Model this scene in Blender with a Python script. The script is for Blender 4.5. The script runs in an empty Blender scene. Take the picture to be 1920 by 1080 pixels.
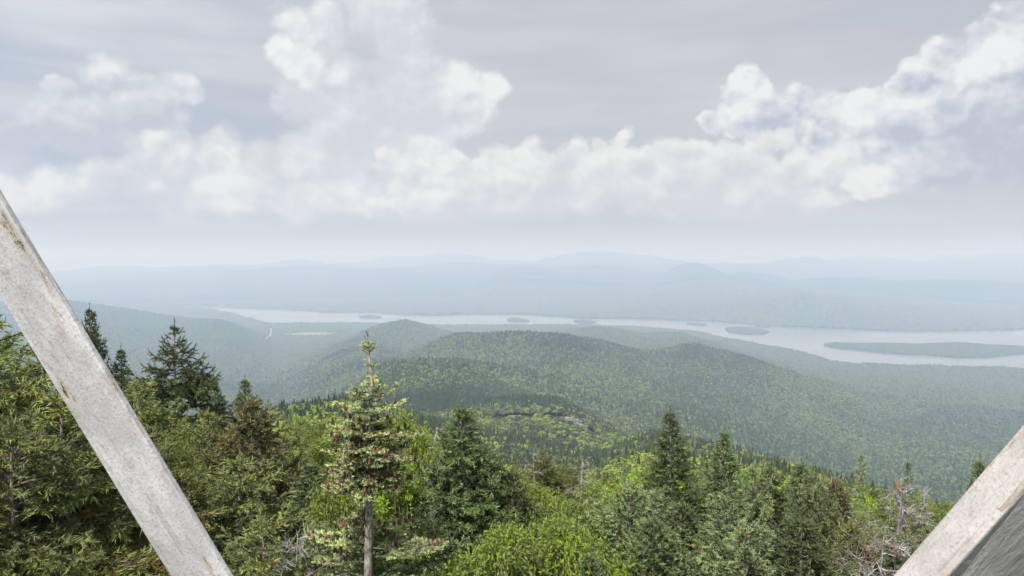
import bpy, math, random
import numpy as np
from mathutils import Vector, Matrix, Quaternion

sc = bpy.context.scene
COL = sc.collection
PI = math.pi

# ------------------------------------------------------------------ camera
H = 690.0                      # eye height above the lake, metres
PITCH = math.atan(58 / 1280)   # the lens looks slightly down
FPX = 1280.0                   # focal length in photograph pixels (24 mm lens)
cam_d = bpy.data.cameras.new('camera')
cam_d.lens = 24.0
cam_d.sensor_width = 36.0
cam_d.clip_start = 0.05
cam_d.clip_end = 200000.0
cam = bpy.data.objects.new('camera', cam_d)
cam.location = (0, 0, H)
cam.rotation_euler = (PI / 2 - PITCH, 0, 0)
COL.objects.link(cam)
sc.camera = cam

# ------------------------------------------------------------------ exposure
sc.view_settings.view_transform = 'Standard'
sc.view_settings.look = 'None'
sc.view_settings.exposure = 0.60
sc.view_settings.gamma = 1.0
sc.view_settings.use_curve_mapping = False
sc.render.film_transparent = False
HAZE_COL = (.48, .62, .89, 1)      # thin air scatters blue more than red
HAZE_D = 1.75e-4
sc.cycles.volume_bounces = 3
sc.cycles.max_bounces = 6
sc.cycles.diffuse_bounces = 3
sc.cycles.transmission_bounces = 3
sc.cycles.transparent_max_bounces = 6
sc.cycles.use_denoising = True

# ------------------------------------------------------------------ sun
SUN_EL = math.radians(54)
SUN_AZ = math.radians(-150)     # measured from +Y (view direction) towards +X: behind, a little left
sun_dir = Vector((math.cos(SUN_EL) * math.sin(SUN_AZ), math.cos(SUN_EL) * math.cos(SUN_AZ), math.sin(SUN_EL)))
sun_d = bpy.data.lights.new('sun', 'SUN')
sun_d.energy = 4.8
sun_d.angle = math.radians(0.6)
sun_d.color = (1.0, .965, .94)
sun = bpy.data.objects.new('sun', sun_d)
sun.rotation_euler = sun_dir.to_track_quat('Z', 'Y').to_euler()
COL.objects.link(sun)


# ------------------------------------------------------------------ node helper
class NT:
    def __init__(self, tree):
        self.t = tree

    def n(self, typ, **kw):
        nd = self.t.nodes.new(typ)
        for k, v in kw.items():
            setattr(nd, k, v)
        return nd

    def put(self, sock, v):
        if v is None:
            return
        if isinstance(v, bpy.types.NodeSocket):
            self.t.links.new(v, sock)
        elif isinstance(v, (tuple, list)) and sock.type == 'RGBA' and len(v) == 3:
            sock.default_value = (*v, 1)
        else:
            sock.default_value = v

    def m(self, op, a, b=None, c=None, clamp=False):
        nd = self.n('ShaderNodeMath', operation=op, use_clamp=clamp)
        for i, v in enumerate((a, b, c)):
            self.put(nd.inputs[i], v)
        return nd.outputs[0]

    def v(self, op, a, b=None, c=None, scale=None, out=0):
        nd = self.n('ShaderNodeVectorMath', operation=op)
        self.put(nd.inputs[0], a)
        if b is not None:
            self.put(nd.inputs[1], b)
        if c is not None:
            self.put(nd.inputs[2], c)
        if scale is not None:
            self.put(nd.inputs['Scale'], scale)
        return nd.outputs[out]

    def noise(self, vec, scale, detail=3, rough=.5, out='Fac', dims='3D', dist=0):
        nd = self.n('ShaderNodeTexNoise', noise_dimensions=dims)
        self.put(nd.inputs['Vector'], vec)
        self.put(nd.inputs['Scale'], scale)
        nd.inputs['Detail'].default_value = detail
        nd.inputs['Roughness'].default_value = rough
        nd.inputs['Distortion'].default_value = dist
        return nd.outputs[out]

    def vor(self, vec, scale, detail=0, rough=.5, rnd=1, feature='F1', out='Distance'):
        nd = self.n('ShaderNodeTexVoronoi', feature=feature)
        self.put(nd.inputs['Vector'], vec)
        self.put(nd.inputs['Scale'], scale)
        if 'Detail' in nd.inputs:
            nd.inputs['Detail'].default_value = detail
            nd.inputs['Roughness'].default_value = rough
        nd.inputs['Randomness'].default_value = rnd
        return nd.outputs[out]

    def mr(self, v, a, b, c=0., d=1., mode='SMOOTHSTEP'):
        nd = self.n('ShaderNodeMapRange', interpolation_type=mode, clamp=True)
        for i, x in enumerate((v, a, b, c, d)):
            self.put(nd.inputs[i], x)
        return nd.outputs[0]

    def mix(self, f, a, b, blend='MIX'):
        nd = self.n('ShaderNodeMix', data_type='RGBA', blend_type=blend)
        self.put(nd.inputs[0], f)
        self.put(nd.inputs[6], a)
        self.put(nd.inputs[7], b)
        return nd.outputs[2]

    def xyz(self, x, y, z):
        nd = self.n('ShaderNodeCombineXYZ')
        for i, v in enumerate((x, y, z)):
            self.put(nd.inputs[i], v)
        return nd.outputs[0]

    def sep(self, v):
        nd = self.n('ShaderNodeSeparateXYZ')
        self.put(nd.inputs[0], v)
        return nd.outputs


def px_dir(px, py):
    """Direction in the world seen at a photograph pixel."""
    u, v = (px - 960) / FPX, (py - 540) / FPX
    c, s = math.cos(PITCH), math.sin(PITCH)
    return Vector((u, c - v * s, -s - v * c))


def az_el(px, py):
    d = px_dir(px, py)
    return math.atan2(d.x, d.y), math.atan2(d.z, math.hypot(d.x, d.y))


def at(px, py, depth):
    """World point seen at a pixel, at a given distance straight ahead (along +Y)."""
    d = px_dir(px, py)
    return Vector((0, 0, H)) + d * (depth / d.y)


# ------------------------------------------------------------------ sky with cumulus clouds
world = bpy.data.worlds.new('World')
sc.world = world
world.use_nodes = True
world.cycles.sampling_method = 'MANUAL'
world.cycles.sample_map_resolution = 512
wt = world.node_tree
wt.nodes.clear()
W = NT(wt)
tc = W.n('ShaderNodeTexCoord').outputs['Generated']
D = W.v('NORMALIZE', tc)
dx, dy, dz = W.sep(D)
AZ = W.m('ARCTAN2', dx, dy)
EL = W.m('ARCSINE', dz)

sky = W.n('ShaderNodeTexSky', sky_type='NISHITA')
sky.sun_disc = False
sky.sun_elevation = SUN_EL
sky.sun_rotation = SUN_AZ % (2 * PI)
sky.altitude = 1100
sky.air_density = 1.0
sky.dust_density = 3.0
sky_col = W.v('SCALE', sky.outputs[0], scale=0.10)

band = W.noise(W.v('MULTIPLY', D, (2, 2, 26)), 2.3, 3, .55)
# one warp and one set of billows for every layer
Q = W.v('MULTIPLY', D, (1, 1, 1.2))
warp_c = W.noise(Q, 6.0, 5, .6, out='Color')
warp = W.v('SUBTRACT', warp_c, (.5, .5, .5))
P = W.v('MULTIPLY_ADD', warp, (.11, .09, 0), W.xyz(AZ, EL, 0.0))
BQ = W.v('MULTIPLY_ADD', warp, (.05, .05, .05), Q)
vA = W.vor(BQ, 8.0, 4, .62)
vB = W.vor(W.v('ADD', BQ, (-.009, 0, .016)), 8.0, 3, .62)
fz_ = W.noise(BQ, 26.0, 4, .62)
puff0 = W.m('MULTIPLY_ADD', W.m('SUBTRACT', fz_, .5), .55, W.m('SUBTRACT', .45, vA))
FINE = W.m('SUBTRACT', vB, vA)
SOFT = W.m('SUBTRACT', W.noise(W.v('ADD', Q, (3.1, 1.7, .4)), 4.2, 5, .6), .5)


def blob_field(vec, blobs, k=.18, grow=1.0):
    """Smooth union of discs (pixel x, pixel y, pixel radius)."""
    acc = None
    for (bx, by, br) in blobs:
        a, e = az_el(bx, by)
        a2, e2 = az_el(bx + br, by)
        a3, e3 = az_el(bx, by - br)
        r = .5 * (abs(a2 - a) + abs(e3 - e)) * grow
        d = W.v('DISTANCE', vec, (a, e, 0), out=1)
        f = W.m('MULTIPLY_ADD', d, -1 / r, 1.0)
        acc = f if acc is None else W.m('SMOOTH_MAX', acc, f, k)
    return acc


PEL = W.m('MULTIPLY_ADD', W.sep(warp)[2], .05, W.m('MULTIPLY_ADD', W.m('SUBTRACT', band, .5), .04, EL))


def cloud(blobs, dark, amp, edge, lit, shade, opacity=1.0, base_row=None, bias=-.20, fine=1.7):
    """alpha and colour of one layer of cumulus; dark = where its shaded body is."""
    B = blob_field(P, blobs, grow=1.31)
    dens = W.m('MULTIPLY_ADD', puff0, amp, B)
    alpha = W.mr(dens, bias, bias + edge)
    if base_row:
        eb = az_el(960, base_row)[1]
        alpha = W.m('MULTIPLY', alpha, W.mr(PEL, eb - .018, eb + .016))
    S = blob_field(P, dark, grow=1.15, k=.4)
    t = W.m('MULTIPLY_ADD', W.mr(S, -.7, .75, mode='LINEAR'), -.78, .92)
    t = W.m('MULTIPLY_ADD', FINE, W.m('MULTIPLY_ADD', t, fine * .8, fine * .25), t)
    t = W.m('MULTIPLY_ADD', SOFT, .55, t)
    t = W.m('MULTIPLY_ADD', W.m('SUBTRACT', fz_, .5), W.m('MULTIPLY_ADD', t, .45, .1), t)
    t = W.m('MULTIPLY_ADD', W.mr(dens, bias, bias + .45), -.12, t)
    col = W.mix(W.mr(t, 0.0, 1.0, mode='LINEAR'), shade, lit)
    return W.m('MULTIPLY', alpha, opacity), col


# high thin veil that covers the whole sky
v1 = W.noise(W.v('MULTIPLY', D, (1.3, 1.3, 6.0)), 1.6, 4, .55)
v2 = W.noise(W.v('MULTIPLY', D, (.8, .8, 9.0)), 3.1, 3, .5)
veil_f = W.m('MULTIPLY_ADD', v2, .45, v1)
veil = W.mix(W.mr(veil_f, .50, .98), (.57, .59, .65), (.72, .72, .735))
veil = W.mix(W.mr(AZ, -.65, .05), W.mix(W.mr(veil_f, .55, .95), (.53, .59, .69), (.82, .84, .87)), veil)
veil = W.mix(.90, sky_col, veil)
bcol = W.mix(W.mr(band, .35, .65), (.62, .64, .665), (.67, .68, .69))
bmask = W.mr(W.m('MULTIPLY_ADD', band, .03, W.m('SUBTRACT', EL, .015)), .075, .02)

LIT = (.90, .90, .90)
MID = (.57, .605, .67)

# broken cumulus outside the part that the lens sees
gen = W.m('MULTIPLY_ADD', W.noise(Q, 2.4, 4, .55), 1.9, -1.0)
side = W.m('MAXIMUM', W.mr(W.m('ABSOLUTE', AZ), .78, 1.0), W.mr(EL, .48, .70))
ga = W.m('MULTIPLY', W.mr(gen, .0, .25), side)
base = W.mix(ga, veil, W.mix(W.mr(gen, 0.0, .5), LIT, MID))
base_b = W.mix(bmask, base, bcol)

cloud_args = dict(
    far_left=([(95, 220, 50), (40, 245, 40), (150, 240, 60), (215, 165, 60), (285, 195, 60), (335, 165, 34), (230, 240, 55), (300, 240, 50), (105, 175, 30), (20, 255, 40)],
              [(120, 255, 60), (200, 250, 70), (280, 235, 60), (40, 260, 40)], .30, .38, (.90, .905, .92), (.57, .62, .70), .92),
    low_bank=([(0, 380, 60), (90, 360, 55), (170, 345, 55), (260, 335, 55), (300, 280, 45), (350, 320, 65), (420, 280, 50), (440, 350, 60),
               (520, 330, 70), (610, 320, 80), (700, 340, 70), (330, 385, 45), (560, 385, 45), (780, 330, 80)],
              [(200, 395, 50), (330, 390, 45), (560, 300, 70), (640, 330, 60), (700, 280, 70)], .34, .50, (.92, .91, .905), (.68, .715, .765), .9),
    tower=([(550, 45, 42), (530, 92, 34), (575, 130, 45), (620, 40, 70), (690, 10, 90), (760, 60, 90), (620, 110, 85), (585, 185, 60), (650, 200, 100),
            (760, 150, 110), (840, 150, 70), (875, 185, 50), (800, 240, 95), (880, 235, 38), (700, 290, 100), (620, 290, 80), (536, 200, 24), (600, 268, 50), (905, 150, 36), (720, -60, 110), (640, 330, 70)],
           [(640, 150, 70), (700, 110, 80), (590, 190, 60), (720, 200, 90), (780, 230, 60), (690, 270, 80), (550, 230, 40)],
           .46, .42, (.93, .93, .93), (.68, .70, .76), .96),
    shelf=([(550, 112, 34), (595, 118, 36), (635, 128, 26)], [(620, 160, 20)], .4, .5, (.97, .97, .97), (.80, .83, .87), .75),
    right=([(1405, 178, 46), (1370, 215, 44), (1330, 228, 22), (1440, 240, 60), (1520, 220, 55), (1590, 205, 46), (1560, 270, 70), (1660, 195, 48),
            (1705, 150, 48), (1755, 108, 46), (1770, 190, 95), (1830, 95, 52), (1905, 70, 66), (1850, 150, 70), (1860, 200, 125), (1740, 270, 95),
            (1820, 300, 95), (1920, 290, 100), (1650, 290, 70), (1990, 250, 150)],
           [(1430, 275, 40), (1520, 320, 40), (1780, 200, 26), (1870, 290, 85), (1920, 330, 90), (1780, 345, 70), (1690, 245, 26), (1990, 280, 100)],
           .44, .24, (.93, .93, .935), (.52, .56, .66), .97, 372),
    row=([(745, 315, 40), (800, 300, 48), (770, 355, 55), (850, 330, 60), (925, 310, 48), (985, 300, 46), (1040, 310, 48), (1085, 292, 36),
          (1135, 275, 30), (1178, 252, 22), (1160, 268, 26), (1160, 310, 55), (1230, 315, 50), (1290, 305, 44), (1345, 305, 44), (1400, 305, 50), (1430, 265, 38),
          (1470, 258, 34), (1500, 305, 58), (1570, 315, 55), (1612, 345, 36), (830, 385, 60), (900, 380, 62), (970, 375, 62), (1040, 370, 62), (1110, 370, 62), (1180, 368, 62),
          (1250, 366, 62), (1320, 364, 62), (1390, 362, 62), (1460, 360, 62), (1530, 358, 60)],
         [(1040, 302, 24), (900, 425, 60), (1020, 420, 60), (1150, 415, 65), (1300, 410, 60), (1450, 410, 60), (1200, 325, 20), (1380, 330, 22), (1480, 335, 20), (800, 420, 40)],
         .50, .30, (.92, .915, .905), (.70, .715, .75), .92, 408),
)


def stack(names):
    c = veil
    for nm in names:
        a, cc = cloud(*cloud_args[nm])
        c = W.mix(a, c, cc)
    return W.mix(bmask, c, bcol)


def bgnode(c):
    b = W.n('ShaderNodeBackground')
    W.put(b.inputs[0], c)
    b.inputs[1].default_value = SKY_STRENGTH
    return b.outputs[0]


def mixs(f, a, b):
    nd = W.n('ShaderNodeMixShader')
    W.put(nd.inputs[0], f)
    W.put(nd.inputs[1], a)
    W.put(nd.inputs[2], b)
    return nd.outputs[0]


SKY_STRENGTH = 0.63
# three sectors of the compass; each only weighs its own clouds
az1, az2 = az_el(400, 300)[0], az_el(1080, 300)[0]
left = bgnode(stack(['far_left', 'low_bank', 'tower', 'shelf', 'row']))
right_ = bgnode(stack(['right', 'row']))
out_ = bgnode(base_b)
azc = az_el(985, 300)[0]
half = W.m('GREATER_THAN', AZ, azc)
inside = W.m('MULTIPLY', W.m('LESS_THAN', W.m('ABSOLUTE', AZ), .80), W.m('COMPARE', EL, .25, .27))
surf = mixs(inside, out_, mixs(half, left, right_))
out = W.n('ShaderNodeOutputWorld')
wt.links.new(surf, out.inputs[0])

# ------------------------------------------------------------------ object helpers
def tag(o, label=None, cat=None, group=None, kind=None):
    if label: o['label'] = label
    if cat: o['category'] = cat
    if group: o['group'] = group
    if kind: o['kind'] = kind
    return o


def mesh_np(name, verts, faces, mats, smooth=False, matidx=None):
    """Mesh from numpy arrays; faces (n,3) or (n,4)."""
    me = bpy.data.meshes.new(name)
    verts = np.asarray(verts, dtype=np.float32)
    faces = np.asarray(faces, dtype=np.int32)
    k = faces.shape[1]
    me.vertices.add(len(verts))
    me.vertices.foreach_set('co', verts.ravel())
    me.loops.add(faces.size)
    me.loops.foreach_set('vertex_index', faces.ravel())
    me.polygons.add(len(faces))
    me.polygons.foreach_set('loop_start', np.arange(0, faces.size, k, dtype=np.int32))
    me.polygons.foreach_set('use_smooth', np.full(len(faces), smooth, dtype=bool))
    for m in (mats if isinstance(mats, (list, tuple)) else [mats]):
        me.materials.append(m)
    if matidx is not None:
        me.polygons.foreach_set('material_index', np.asarray(matidx, dtype=np.int32))
    me.update(calc_edges=True)
    return me


def link(name, data, parent=None):
    o = bpy.data.objects.new(name, data)
    COL.objects.link(o)
    if parent is not None:
        o.parent = parent
    return o


def material(name, rough=.8, spec=.3):
    m = bpy.data.materials.new(name)
    m.use_nodes = True
    m.node_tree.nodes.clear()
    N = NT(m.node_tree)
    b = N.n('ShaderNodeBsdfPrincipled')
    b.inputs['Roughness'].default_value = rough
    b.inputs['Specular IOR Level'].default_value = spec
    o = N.n('ShaderNodeOutputMaterial')
    N.t.links.new(b.outputs[0], o.inputs[0])
    return m, N, b, o


# ------------------------------------------------------------------ numpy noise
def _hash(ix, iy, seed):
    h = (ix.astype(np.int64) * 374761393 + iy.astype(np.int64) * 668265263 + seed * 974634777) & 0xffffffff
    h = ((h ^ (h >> 13)) * 1274126177) & 0xffffffff
    return ((h ^ (h >> 16)) & 0xffff) / 65535.0


def vnoise(x, y, seed=0):
    ix, iy = np.floor(x), np.floor(y)
    fx, fy = x - ix, y - iy
    fx, fy = fx * fx * (3 - 2 * fx), fy * fy * (3 - 2 * fy)
    a, b = _hash(ix, iy, seed), _hash(ix + 1, iy, seed)
    c, d = _hash(ix, iy + 1, seed), _hash(ix + 1, iy + 1, seed)
    return (a + (b - a) * fx) * (1 - fy) + (c + (d - c) * fx) * fy - .5


def fbm(x, y, size, octaves=4, seed=0, gain=.5):
    s, amp = 0, 1.0
    for k in range(octaves):
        s = s + amp * vnoise(x / size + 17.3 * k, y / size - 9.1 * k, seed + k)
        size, amp = size / 2.03, amp * gain
    return s


def smooth(t, a, b):
    t = np.clip((t - a) / (b - a), 0, 1)
    return t * t * (3 - 2 * t)


# ------------------------------------------------------------------ terrain from surveyed profiles
# (pixel column, list of (distance in metres, pixel row where the bare ground would be seen))
PROFILES = {
    -420: [(25, 1060), (60, 860), (150, 790), (400, 800), (900, 790), (2000, 740), (3600, 640), (5200, 560), (7500, 570), (11000, 545), (15000, 525), (20000, 492), (25000, 500), (34000, 500)],
    0:    [(25, 1040), (60, 850), (150, 800), (400, 860), (900, 830), (2000, 760), (3600, 660), (5600, 562), (7500, 575), (9500, 563), (13000, 540), (16500, 500), (20000, 503), (25000, 502), (34000, 500)],
    130:  [(25, 1040), (60, 850), (150, 810), (400, 850), (900, 850), (2000, 780), (3600, 655), (5600, 557), (7500, 590), (9500, 563), (13000, 540), (17000, 503), (25000, 503), (34000, 500)],
    250:  [(25, 1045), (60, 855), (150, 815), (400, 850), (900, 850), (2000, 780), (3600, 670), (5600, 575), (7500, 592), (10500, 563), (13500, 538), (18000, 497), (25000, 503), (34000, 500)],
    420:  [(25, 1045), (60, 855), (150, 815), (330, 830), (900, 870), (2000, 790), (3600, 680), (5200, 592), (6300, 610), (10500, 563), (13500, 533), (18000, 496), (25000, 503), (34000, 500)],
    520:  [(25, 1045), (60, 860), (150, 805), (420, 768), (900, 850), (2000, 790), (3600, 690), (4600, 662), (6300, 622), (10500, 563), (13500, 530), (18500, 492), (25000, 503), (34000, 500)],
    640:  [(25, 1045), (60, 865), (150, 808), (480, 748), (900, 830), (1500, 770), (2600, 680), (3700, 638), (5500, 628), (10200, 565), (13500, 527), (19000, 489), (25000, 503), (34000, 500)],
    700:  [(25, 1045), (60, 868), (150, 812), (500, 760), (900, 800), (1500, 682), (2000, 715), (3700, 622), (4300, 606), (6000, 625), (10000, 568), (13500, 527), (19500, 487), (25000, 503), (34000, 500)],
    760:  [(25, 1045), (60, 870), (150, 820), (500, 780), (900, 790), (1500, 672), (2200, 690), (3700, 640), (4400, 588), (6000, 625), (10000, 572), (13500, 524), (19500, 486), (25000, 503), (34000, 500)],
    860:  [(25, 1050), (60, 885), (150, 850), (420, 835), (700, 805), (1000, 765), (1600, 668), (2050, 686), (2600, 622), (4200, 622), (5600, 626), (9500, 575), (13500, 520), (20000, 481), (25000, 503), (34000, 500)],
    960:  [(25, 1055), (60, 900), (150, 885), (420, 880), (700, 820), (1000, 742), (1250, 770), (1700, 684), (2100, 694), (2500, 613), (3300, 640), (5600, 620), (9000, 575), (13000, 508), (15500, 510), (20500, 483), (25000, 503), (34000, 500)],
    1050: [(25, 1060), (60, 915), (150, 900), (420, 890), (700, 825), (1000, 740), (1250, 775), (1800, 700), (2500, 614), (3300, 650), (4600, 612), (5400, 622), (9000, 572), (13000, 512), (15500, 508), (20500, 479), (25000, 503), (34000, 500)],
    1130: [(25, 1060), (60, 915), (150, 900), (420, 880), (700, 850), (1000, 790), (1250, 820), (1800, 720), (2600, 628), (3300, 655), (4600, 600), (5200, 630), (9000, 570), (13500, 512), (20500, 476), (25000, 503), (34000, 500)],
    1220: [(25, 1065), (60, 900), (150, 870), (420, 845), (700, 810), (1000, 850), (1400, 790), (1800, 740), (2700, 650), (3300, 660), (4600, 618), (5200, 636), (8500, 568), (13500, 520), (20500, 480), (25000, 503), (34000, 500)],
    1300: [(25, 1065), (60, 905), (150, 880), (420, 855), (700, 825), (1000, 870), (1400, 800), (1900, 745), (2700, 633), (3400, 662), (4600, 607), (5200, 645), (8500, 562), (12500, 504), (15500, 512), (20500, 484), (25000, 503), (34000, 500)],
    1400: [(25, 1065), (60, 910), (150, 885), (420, 870), (700, 850), (1000, 900), (1500, 830), (1900, 775), (2600, 668), (3600, 665), (4600, 652), (5400, 650), (8000, 556), (12500, 514), (16500, 492), (20500, 488), (25000, 503), (34000, 500)],
    1500: [(25, 1070), (60, 920), (150, 900), (420, 890), (700, 880), (1000, 920), (1500, 850), (2000, 790), (2700, 698), (3400, 690), (4400, 676), (7500, 550), (10500, 540), (14500, 526), (20500, 487), (25000, 503), (34000, 500)],
    1640: [(25, 1080), (60, 940), (150, 930), (420, 930), (700, 930), (1200, 920), (1700, 870), (2300, 780), (3000, 722), (4200, 692), (7800, 568), (10500, 548), (13500, 522), (20500, 484), (25000, 503), (34000, 500)],
    1780: [(25, 1085), (60, 960), (150, 960), (420, 980), (800, 990), (1300, 930), (1800, 860), (2500, 765), (3200, 725), (4200, 698), (7800, 580), (9500, 562), (13000, 522), (20500, 480), (25000, 503), (34000, 500)],
    1920: [(25, 1090), (60, 985), (150, 1000), (420, 1020), (800, 1010), (1300, 940), (1900, 850), (2600, 765), (3200, 735), (4200, 705), (7800, 585), (9500, 560), (12500, 524), (20500, 477), (25000, 503), (34000, 500)],
    2300: [(25, 1090), (60, 1000), (150, 1020), (420, 1040), (800, 1020), (1300, 950), (1900, 860), (2600, 790), (3200, 760), (4200, 730), (7800, 600), (9500, 570), (12500, 530), (20500, 480), (25000, 505), (34000, 502)],
    2750: [(25, 1090), (60, 1000), (150, 1020), (420, 1050), (800, 1040), (1300, 980), (1900, 880), (2600, 820), (3200, 790), (4200, 760), (7800, 620), (9500, 590), (12500, 540), (20500, 490), (25000, 505), (34000, 502)],
}
GROUND_AT_TOWER = -9.0


def slope_row(px, py):
    d = px_dir(px, py)
    return math.atan2(d.x, d.y), d.z / math.hypot(d.x, d.y)


_cols = sorted(PROFILES)
_LR = np.linspace(math.log(2.0), math.log(40000.0), 420)
_azs, _tab = [], []
for c in _cols:
    # the rows above are those of the tree tops on the near slopes: put the ground a tree's height lower
    drop = lambda d: float(np.interp(math.log(d), [math.log(v) for v in (25, 60, 150, 420, 700, 1000)], [10, 55, 42, 20, 10, 8]))
    pts = [(math.log(d / math.cos(slope_row(c, p)[0])), slope_row(c, p + drop(d))[1], slope_row(c, p)[0]) for d, p in PROFILES[c]]
    lx = np.array([math.log(2.0), math.log(8.0)] + [p[0] for p in pts])
    lz = np.array([GROUND_AT_TOWER / 2.0, (GROUND_AT_TOWER - .6) / 8.0] + [p[1] for p in pts])
    # monotone-ish smooth interpolation: work in tan(elevation) * soft range
    hgt = lz * np.exp(lx)
    k = np.exp(lx)
    row = np.interp(_LR, lx, lz)
    near = np.interp(_LR, lx, hgt) / np.exp(_LR)
    wgt = smooth(_LR, math.log(20), math.log(60))
    row = near * (1 - wgt) + row * wgt
    ker = np.exp(-np.linspace(-2, 2, 9) ** 2)
    ker /= ker.sum()
    z = np.convolve(np.pad(row * np.exp(_LR), 4, mode='edge'), ker, 'valid')
    row = z / np.exp(_LR)
    _azs.append(slope_row(c, 540)[0])
    _tab.append(row)
_azs, _tab = np.array(_azs), np.array(_tab)
_AZF = np.linspace(_azs[0], _azs[-1], 900)
_fine = np.stack([np.interp(_AZF, _azs, _tab[:, j]) for j in range(len(_LR))], 1)
_k = np.exp(-np.linspace(-2, 2, 23) ** 2)
_k /= _k.sum()
_pad = np.pad(_fine, ((11, 11), (0, 0)), mode='edge')
_fine = sum(_k[i] * _pad[i:i + 900] for i in range(23))


def table(az, lr):
    a = np.clip((az - _AZF[0]) / (_AZF[-1] - _AZF[0]) * 899, 0, 898.999)
    b = np.clip((lr - _LR[0]) / (_LR[-1] - _LR[0]) * (len(_LR) - 1), 0, len(_LR) - 1.001)
    ia, ib = a.astype(int), b.astype(int)
    fa, fb = a - ia, b - ib
    return ((_fine[ia, ib] * (1 - fa) + _fine[ia + 1, ib] * fa) * (1 - fb)
            + (_fine[ia, ib + 1] * (1 - fa) + _fine[ia + 1, ib + 1] * fa) * fb)


# lake outline, seen from the tower, projected on the water level
def on_lake(px, py):
    d = px_dir(px, py)
    t = -H / d.z
    return (d.x * t, d.y * t)


FAR_SHORE = [(300, 573), (345, 573), (380, 574), (440, 577), (480, 579), (520, 580), (575, 583), (620, 586), (700, 586), (750, 590), (800, 592), (870, 590), (960, 589.5),
             (1010, 591), (1060, 595), (1100, 598), (1160, 597), (1260, 600), (1340, 603), (1400, 608), (1480, 614), (1560, 616), (1640, 620), (1700, 622), (1820, 621), (1920, 618), (2040, 612), (2200, 609), (2420, 606)]
NEAR_SHORE = [(2420, 722), (2200, 708), (2050, 699), (1920, 695), (1880, 691), (1800, 690), (1740, 687), (1700, 687), (1640, 684), (1600, 684), (1570, 680), (1540, 672), (1510, 663), (1470, 655), (1440, 650), (1400, 642),
              (1360, 636), (1320, 624), (1250, 619), (1180, 614), (1100, 612), (1000, 612), (900, 611), (800, 611), (700, 608), (640, 607), (590, 608), (555, 608), (520, 609), (490, 604), (450, 592), (400, 581), (340, 577)]
ISLANDS = {
    'long': ([(1538, 647), (1560, 644), (1600, 645.5), (1650, 645), (1700, 647), (1780, 648), (1860, 649), (1920, 652), (2040, 655), (2100, 659), (2000, 664), (1920, 663), (1890, 667), (1850, 671), (1790, 671), (1740, 667), (1690, 665), (1640, 661), (1590, 655), (1560, 652)], 14, [(1808, 655, 24, 190)]),
    'oval': ([(1354, 617), (1380, 614), (1420, 617), (1444, 623), (1430, 627), (1390, 627), (1362, 623)], 9, []),
    'sliver': ([(1284, 607), (1300, 606), (1332, 610), (1310, 611)], 6, []),
    'round': ([(946, 600), (960, 597.5), (985, 599), (997, 603), (975, 604.5), (955, 603)], 8, []),
    'faint': ([(672, 595), (690, 592.5), (722, 595.5), (700, 597)], 6, []),
    'inshore': ([(1072, 603), (1090, 600.5), (1118, 605), (1095, 606.5)], 8, []),
    'narrow': ([(1411, 612.5), (1425, 611.5), (1446, 614), (1430, 614.6)], 4, []),
}
LAKE = np.array([on_lake(*p) for p in FAR_SHORE + NEAR_SHORE])


def poly_sdf(x, y, P):
    """Signed distance, negative inside."""
    best = np.full(x.shape, 1e18)
    inside = np.zeros(x.shape, bool)
    n = len(P)
    for i in range(n):
        x0, y0 = P[i]
        x1, y1 = P[(i + 1) % n]
        ex, ey = x1 - x0, y1 - y0
        t = np.clip(((x - x0) * ex + (y - y0) * ey) / (ex * ex + ey * ey), 0, 1)
        d = (x - x0 - t * ex) ** 2 + (y - y0 - t * ey) ** 2
        best = np.minimum(best, d)
        cond = (y0 > y) != (y1 > y)
        with np.errstate(divide='ignore', invalid='ignore'):
            xi = ex * (y - y0) / (ey if ey != 0 else 1e-9) + x0
        inside ^= cond & (x < xi)
    d = np.sqrt(best)
    return np.where(inside, -d, d)


RANGES = []
for hp, hrow, hd, hw in ((1300, 496, 13500, 80), (1400, 511, 13900, 110), (985, 502, 14500, 120), (1095, 508, 15000, 90), (1450, 543, 9600, 120), (1250, 553, 9700, 150),
                         (1112, 471, 21000, 110), (860, 474, 22000, 80), (760, 480, 22500, 80), (960, 481, 22800, 70), (560, 486, 21000, 90), (655, 489, 22300, 60),
                         (400, 491, 21000, 110), (250, 496, 20500, 100), (1505, 484, 19500, 75), (1660, 477, 22500, 100), (1785, 473, 23500, 80), (1905, 469, 22000, 80),
                         (1600, 519, 12600, 160), (1800, 523, 12100, 200), (200, 530, 13500, 190), (560, 543, 12000, 180), (800, 532, 13000, 140), (1220, 470, 23900, 60), (2050, 500, 15000, 150)):
    dv = px_dir(hp, hrow)
    RANGES.append((dv.x / dv.y * hd, hd, H + dv.z / dv.y * hd, hw / FPX * hd))


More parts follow.
